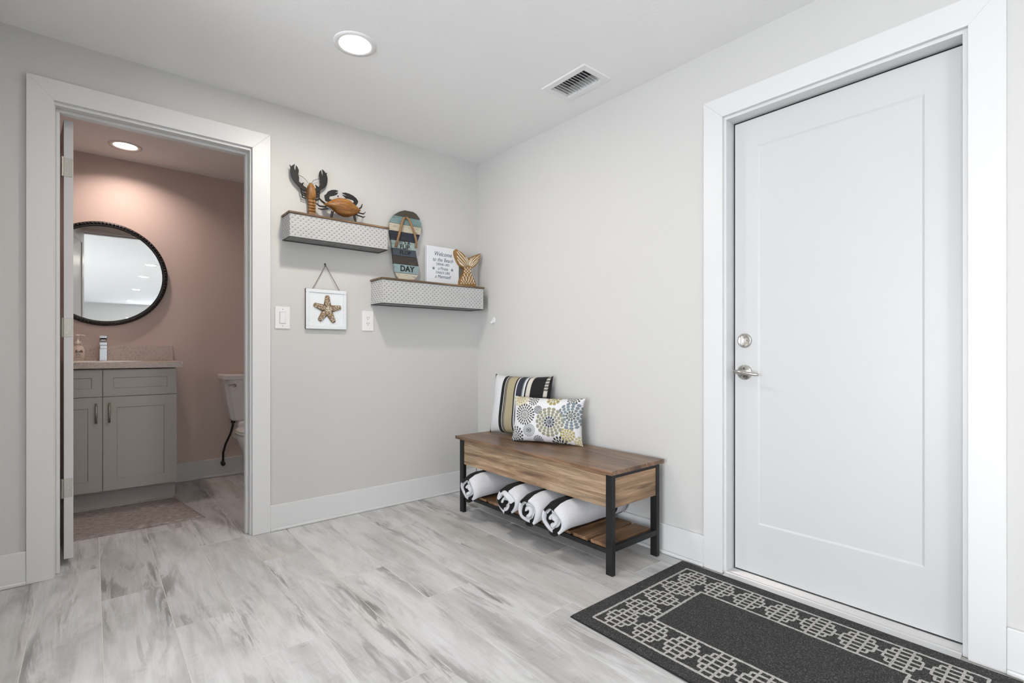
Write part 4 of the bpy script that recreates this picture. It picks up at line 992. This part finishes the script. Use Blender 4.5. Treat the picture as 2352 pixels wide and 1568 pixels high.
mesh_obj('label_print', bm, M['ink'], so)

# round mirror with a beaded black frame
MC = (-2.167, 1.583); MR = 0.375
mi_ = thing('round_mirror', 'round mirror with beaded black frame above the vanity', 'mirror', (MC[0], BACK_Y - 0.008, MC[1]))
mi_.rotation_euler = (0, 0, math.radians(-0.25))
M['mirror'] = mat('mirror_silver', (0.86, 0.88, 0.87, 1), 0.0, 1.0); M['frame_black'] = mat('frame_black', lin(24, 21, 20), 0.35)
bm = bmesh.new(); lathe(bm, [(MR - 0.034, -0.002), (MR, -0.002), (MR, -0.022), (MR - 0.006, -0.028), (MR - 0.018, -0.026), (MR - 0.026, -0.030), (MR - 0.034, -0.024)], (MC[0], BACK_Y - 0.008, MC[1]), 'y', 96)
bmesh.ops.recalc_face_normals(bm, faces=bm.faces); fr = mesh_obj('frame', bm, M['frame_black'], mi_, True)
bm = bmesh.new(); NB = 110
for k in range(NB):
    a = 2 * PI * k / NB; t = bmesh.new(); bmesh.ops.create_icosphere(t, subdivisions=1, radius=0.0088, matrix=Matrix.Translation((MC[0] + (MR - 0.0125) * math.cos(a), BACK_Y - 0.034, MC[1] + (MR - 0.0125) * math.sin(a)))); merge(bm, t)
o = mesh_obj('beading', bm, M['frame_black'], fr, True); o['kind'] = 'stuff'
bm = bmesh.new(); lathe(bm, [(0.0, -0.020), (MR - 0.033, -0.020)], (MC[0], BACK_Y - 0.008, MC[1]), 'y', 96); bmesh.ops.recalc_face_normals(bm, faces=bm.faces)
lathe(bm, [(MR - 0.033, -0.020), (MR - 0.033, -0.004), (0.0, -0.004)], (MC[0], BACK_Y - 0.008, MC[1]), 'y', 96)
mesh_obj('glass', bm, M['mirror'], mi_)

# toilet
TX = -1.222
to = thing('toilet', 'white toilet partly hidden behind the doorway casing', 'toilet', (TX, 1.3, 0))
def loft(bm, secs, n=36, cap=True):
    """secs: (cx, cy, z, half width, half length) ovals"""
    rings = [[bm.verts.new((cx + a * math.cos(2 * PI * k / n), cy + b * math.sin(2 * PI * k / n), z)) for k in range(n)] for cx, cy, z, a, b in secs]
    for r0, r1 in zip(rings, rings[1:]):
        for k in range(n): bm.faces.new((r0[k], r0[(k + 1) % n], r1[(k + 1) % n], r1[k]))
    if cap: bm.faces.new(rings[0][::-1]); bm.faces.new(rings[-1])
bm = bmesh.new(); tw = [(0.465, 0.150, 1.420, 1.590), (0.480, 0.165, 1.412, 1.597), (0.60, 0.190, 1.404, 1.602), (0.795, 0.218, 1.396, 1.606)]
rg = []
for z, hw, y0, y1 in tw:
    c_ = 0.03; rg.append([bm.verts.new((TX + sx_, y_, z)) for sx_, y_ in ((-hw + c_, y0), (hw - c_, y0), (hw, y0 + c_), (hw, y1), (-hw, y1), (-hw, y0 + c_))])
for a, b in zip(rg, rg[1:]):
    for k in range(6): bm.faces.new((a[k], a[(k + 1) % 6], b[(k + 1) % 6], b[k]))
bm.faces.new(rg[0][::-1]); bm.faces.new(rg[-1]); mesh_obj('tank', bm, M['ceramic'], to)
mesh_obj('tank_lid', bx(TX - 0.232, TX + 0.232, 1.384, 1.612, 0.796, 0.838, bev=0.008), M['ceramic'], to)
bm = bmesh.new(); lathe(bm, [(0.0, -0.012), (0.013, -0.012), (0.013, 0.0)], (TX - 0.150, 1.397, 0.752), 'y', 16); tube(bm, [(TX - 0.150, 1.380, 0.752), (TX - 0.195, 1.376, 0.757)], [0.008, 0.006], 8); mesh_obj('flush_lever', bm, M['chrome'], to)
bm = bmesh.new(); loft(bm, [(TX, 1.20, 0.0005, 0.115, 0.26), (TX, 1.20, 0.03, 0.112, 0.255), (TX, 1.20, 0.16, 0.10, 0.235), (TX, 1.17, 0.28, 0.150, 0.26), (TX, 1.14, 0.385, 0.185, 0.285), (TX, 1.14, 0.398, 0.180, 0.280)]); mesh_obj('bowl', bm, M['ceramic'], to, True)
bm = bmesh.new(); box(bm, TX - 0.13, TX + 0.13, 1.34, 1.59, 0.30, 0.4645, 0.02); mesh_obj('tank_shelf', bm, M['ceramic'], to)
bm = bmesh.new(); loft(bm, [(TX, 1.135, 0.399, 0.188, 0.250), (TX, 1.135, 0.416, 0.190, 0.252), (TX, 1.135, 0.419, 0.183, 0.245)]); mesh_obj('seat', bm, M['ceramic'], to, True)
bm = bmesh.new(); loft(bm, [(TX, 1.135, 0.420, 0.188, 0.250), (TX, 1.135, 0.432, 0.188, 0.250), (TX, 1.135, 0.440, 0.17, 0.23)]); mesh_obj('seat_lid', bm, M['ceramic'], to, True)
M['hose'] = mat('dark_braided_hose', lin(58, 54, 52), 0.45, 0.5)
bm = bmesh.new(); HXc = TX - 0.145
hp = [(HXc, 1.47, 0.470), (HXc, 1.475, 0.43), (HXc - 0.012, 1.50, 0.36), (HXc - 0.042, 1.535, 0.27), (HXc - 0.055, 1.555, 0.20), (HXc - 0.056, 1.560, 0.128)]
tube(bm, hp, 0.0085, 8); lathe(bm, [(0.016, 0.448), (0.016, 0.4645)], (HXc, 1.47, 0), 'z', 10); mesh_obj('supply_hose', bm, M['hose'], to, True)
bm = bmesh.new(); tube(bm, [(HXc - 0.056, 1.604, 0.112), (HXc - 0.056, 1.548, 0.112)], 0.012, 12); tube(bm, [(HXc - 0.056, 1.560, 0.112), (HXc - 0.056, 1.560, 0.138)], 0.010, 10); lathe(bm, [(0.0, 1.540), (0.017, 1.542), (0.017, 1.548), (0.0, 1.55)], (HXc - 0.056, 0, 0.112), 'y', 12); mesh_obj('shutoff_valve', bm, M['hose'], to, True)

# bath rug
m = M['rug'] = mat('taupe_chenille', lin(178, 164, 156), 0.95); q = NT(m)
q.base(q.ramp(q.noise(q.coord(scale=(22, 110, 1)), 1.0, 6, 0.75), [(0.32, lin(96, 88, 86)), (0.5, lin(150, 141, 138)), (0.68, lin(196, 188, 186))])); q.bump(q.noise(q.coord(scale=(60, 160, 60)), 1.0, 3), 1.0, 0.006)
bm = bmesh.new(); NXr, NYr = 60, 36; g = {}; rr_ = random.Random(9)
for i in range(NXr + 1):
    for j in range(NYr + 1):
        f, h = i / NXr, j / NYr
        xr = -1.702 + (-1.790 + 1.702) * h; x = -2.60 + (xr + 2.60) * f; y = 0.508 + 0.60 * h
        ed = min(f, 1 - f) * 0.9, min(h, 1 - h) * 0.6
        z = 0.011 * min(1, min(ed) / 0.012) ** 0.5 + 0.002 * rr_.random() * (0 if min(ed) == 0 else 1) + 0.0008
        g[(i, j)] = bm.verts.new((x, y, z))
for i in range(NXr):
    for j in range(NYr): bm.faces.new((g[(i, j)], g[(i + 1, j)], g[(i + 1, j + 1)], g[(i, j + 1)]))
bnd = [g[(i, 0)] for i in range(NXr + 1)] + [g[(NXr, j)] for j in range(1, NYr + 1)] + [g[(i, NYr)] for i in range(NXr - 1, -1, -1)] + [g[(0, j)] for j in range(NYr - 1, 0, -1)]
low = [bm.verts.new((v_.co.x, v_.co.y, 0.0003)) for v_ in bnd]
for k in range(len(bnd)): bm.faces.new((bnd[k], low[k], low[(k + 1) % len(bnd)], bnd[(k + 1) % len(bnd)]))
bm.faces.new(low[::-1])
tag(mesh_obj('bath_rug', bm, M['rug'], None, True), 'taupe woven bath rug on the floor in front of the vanity', 'rug')
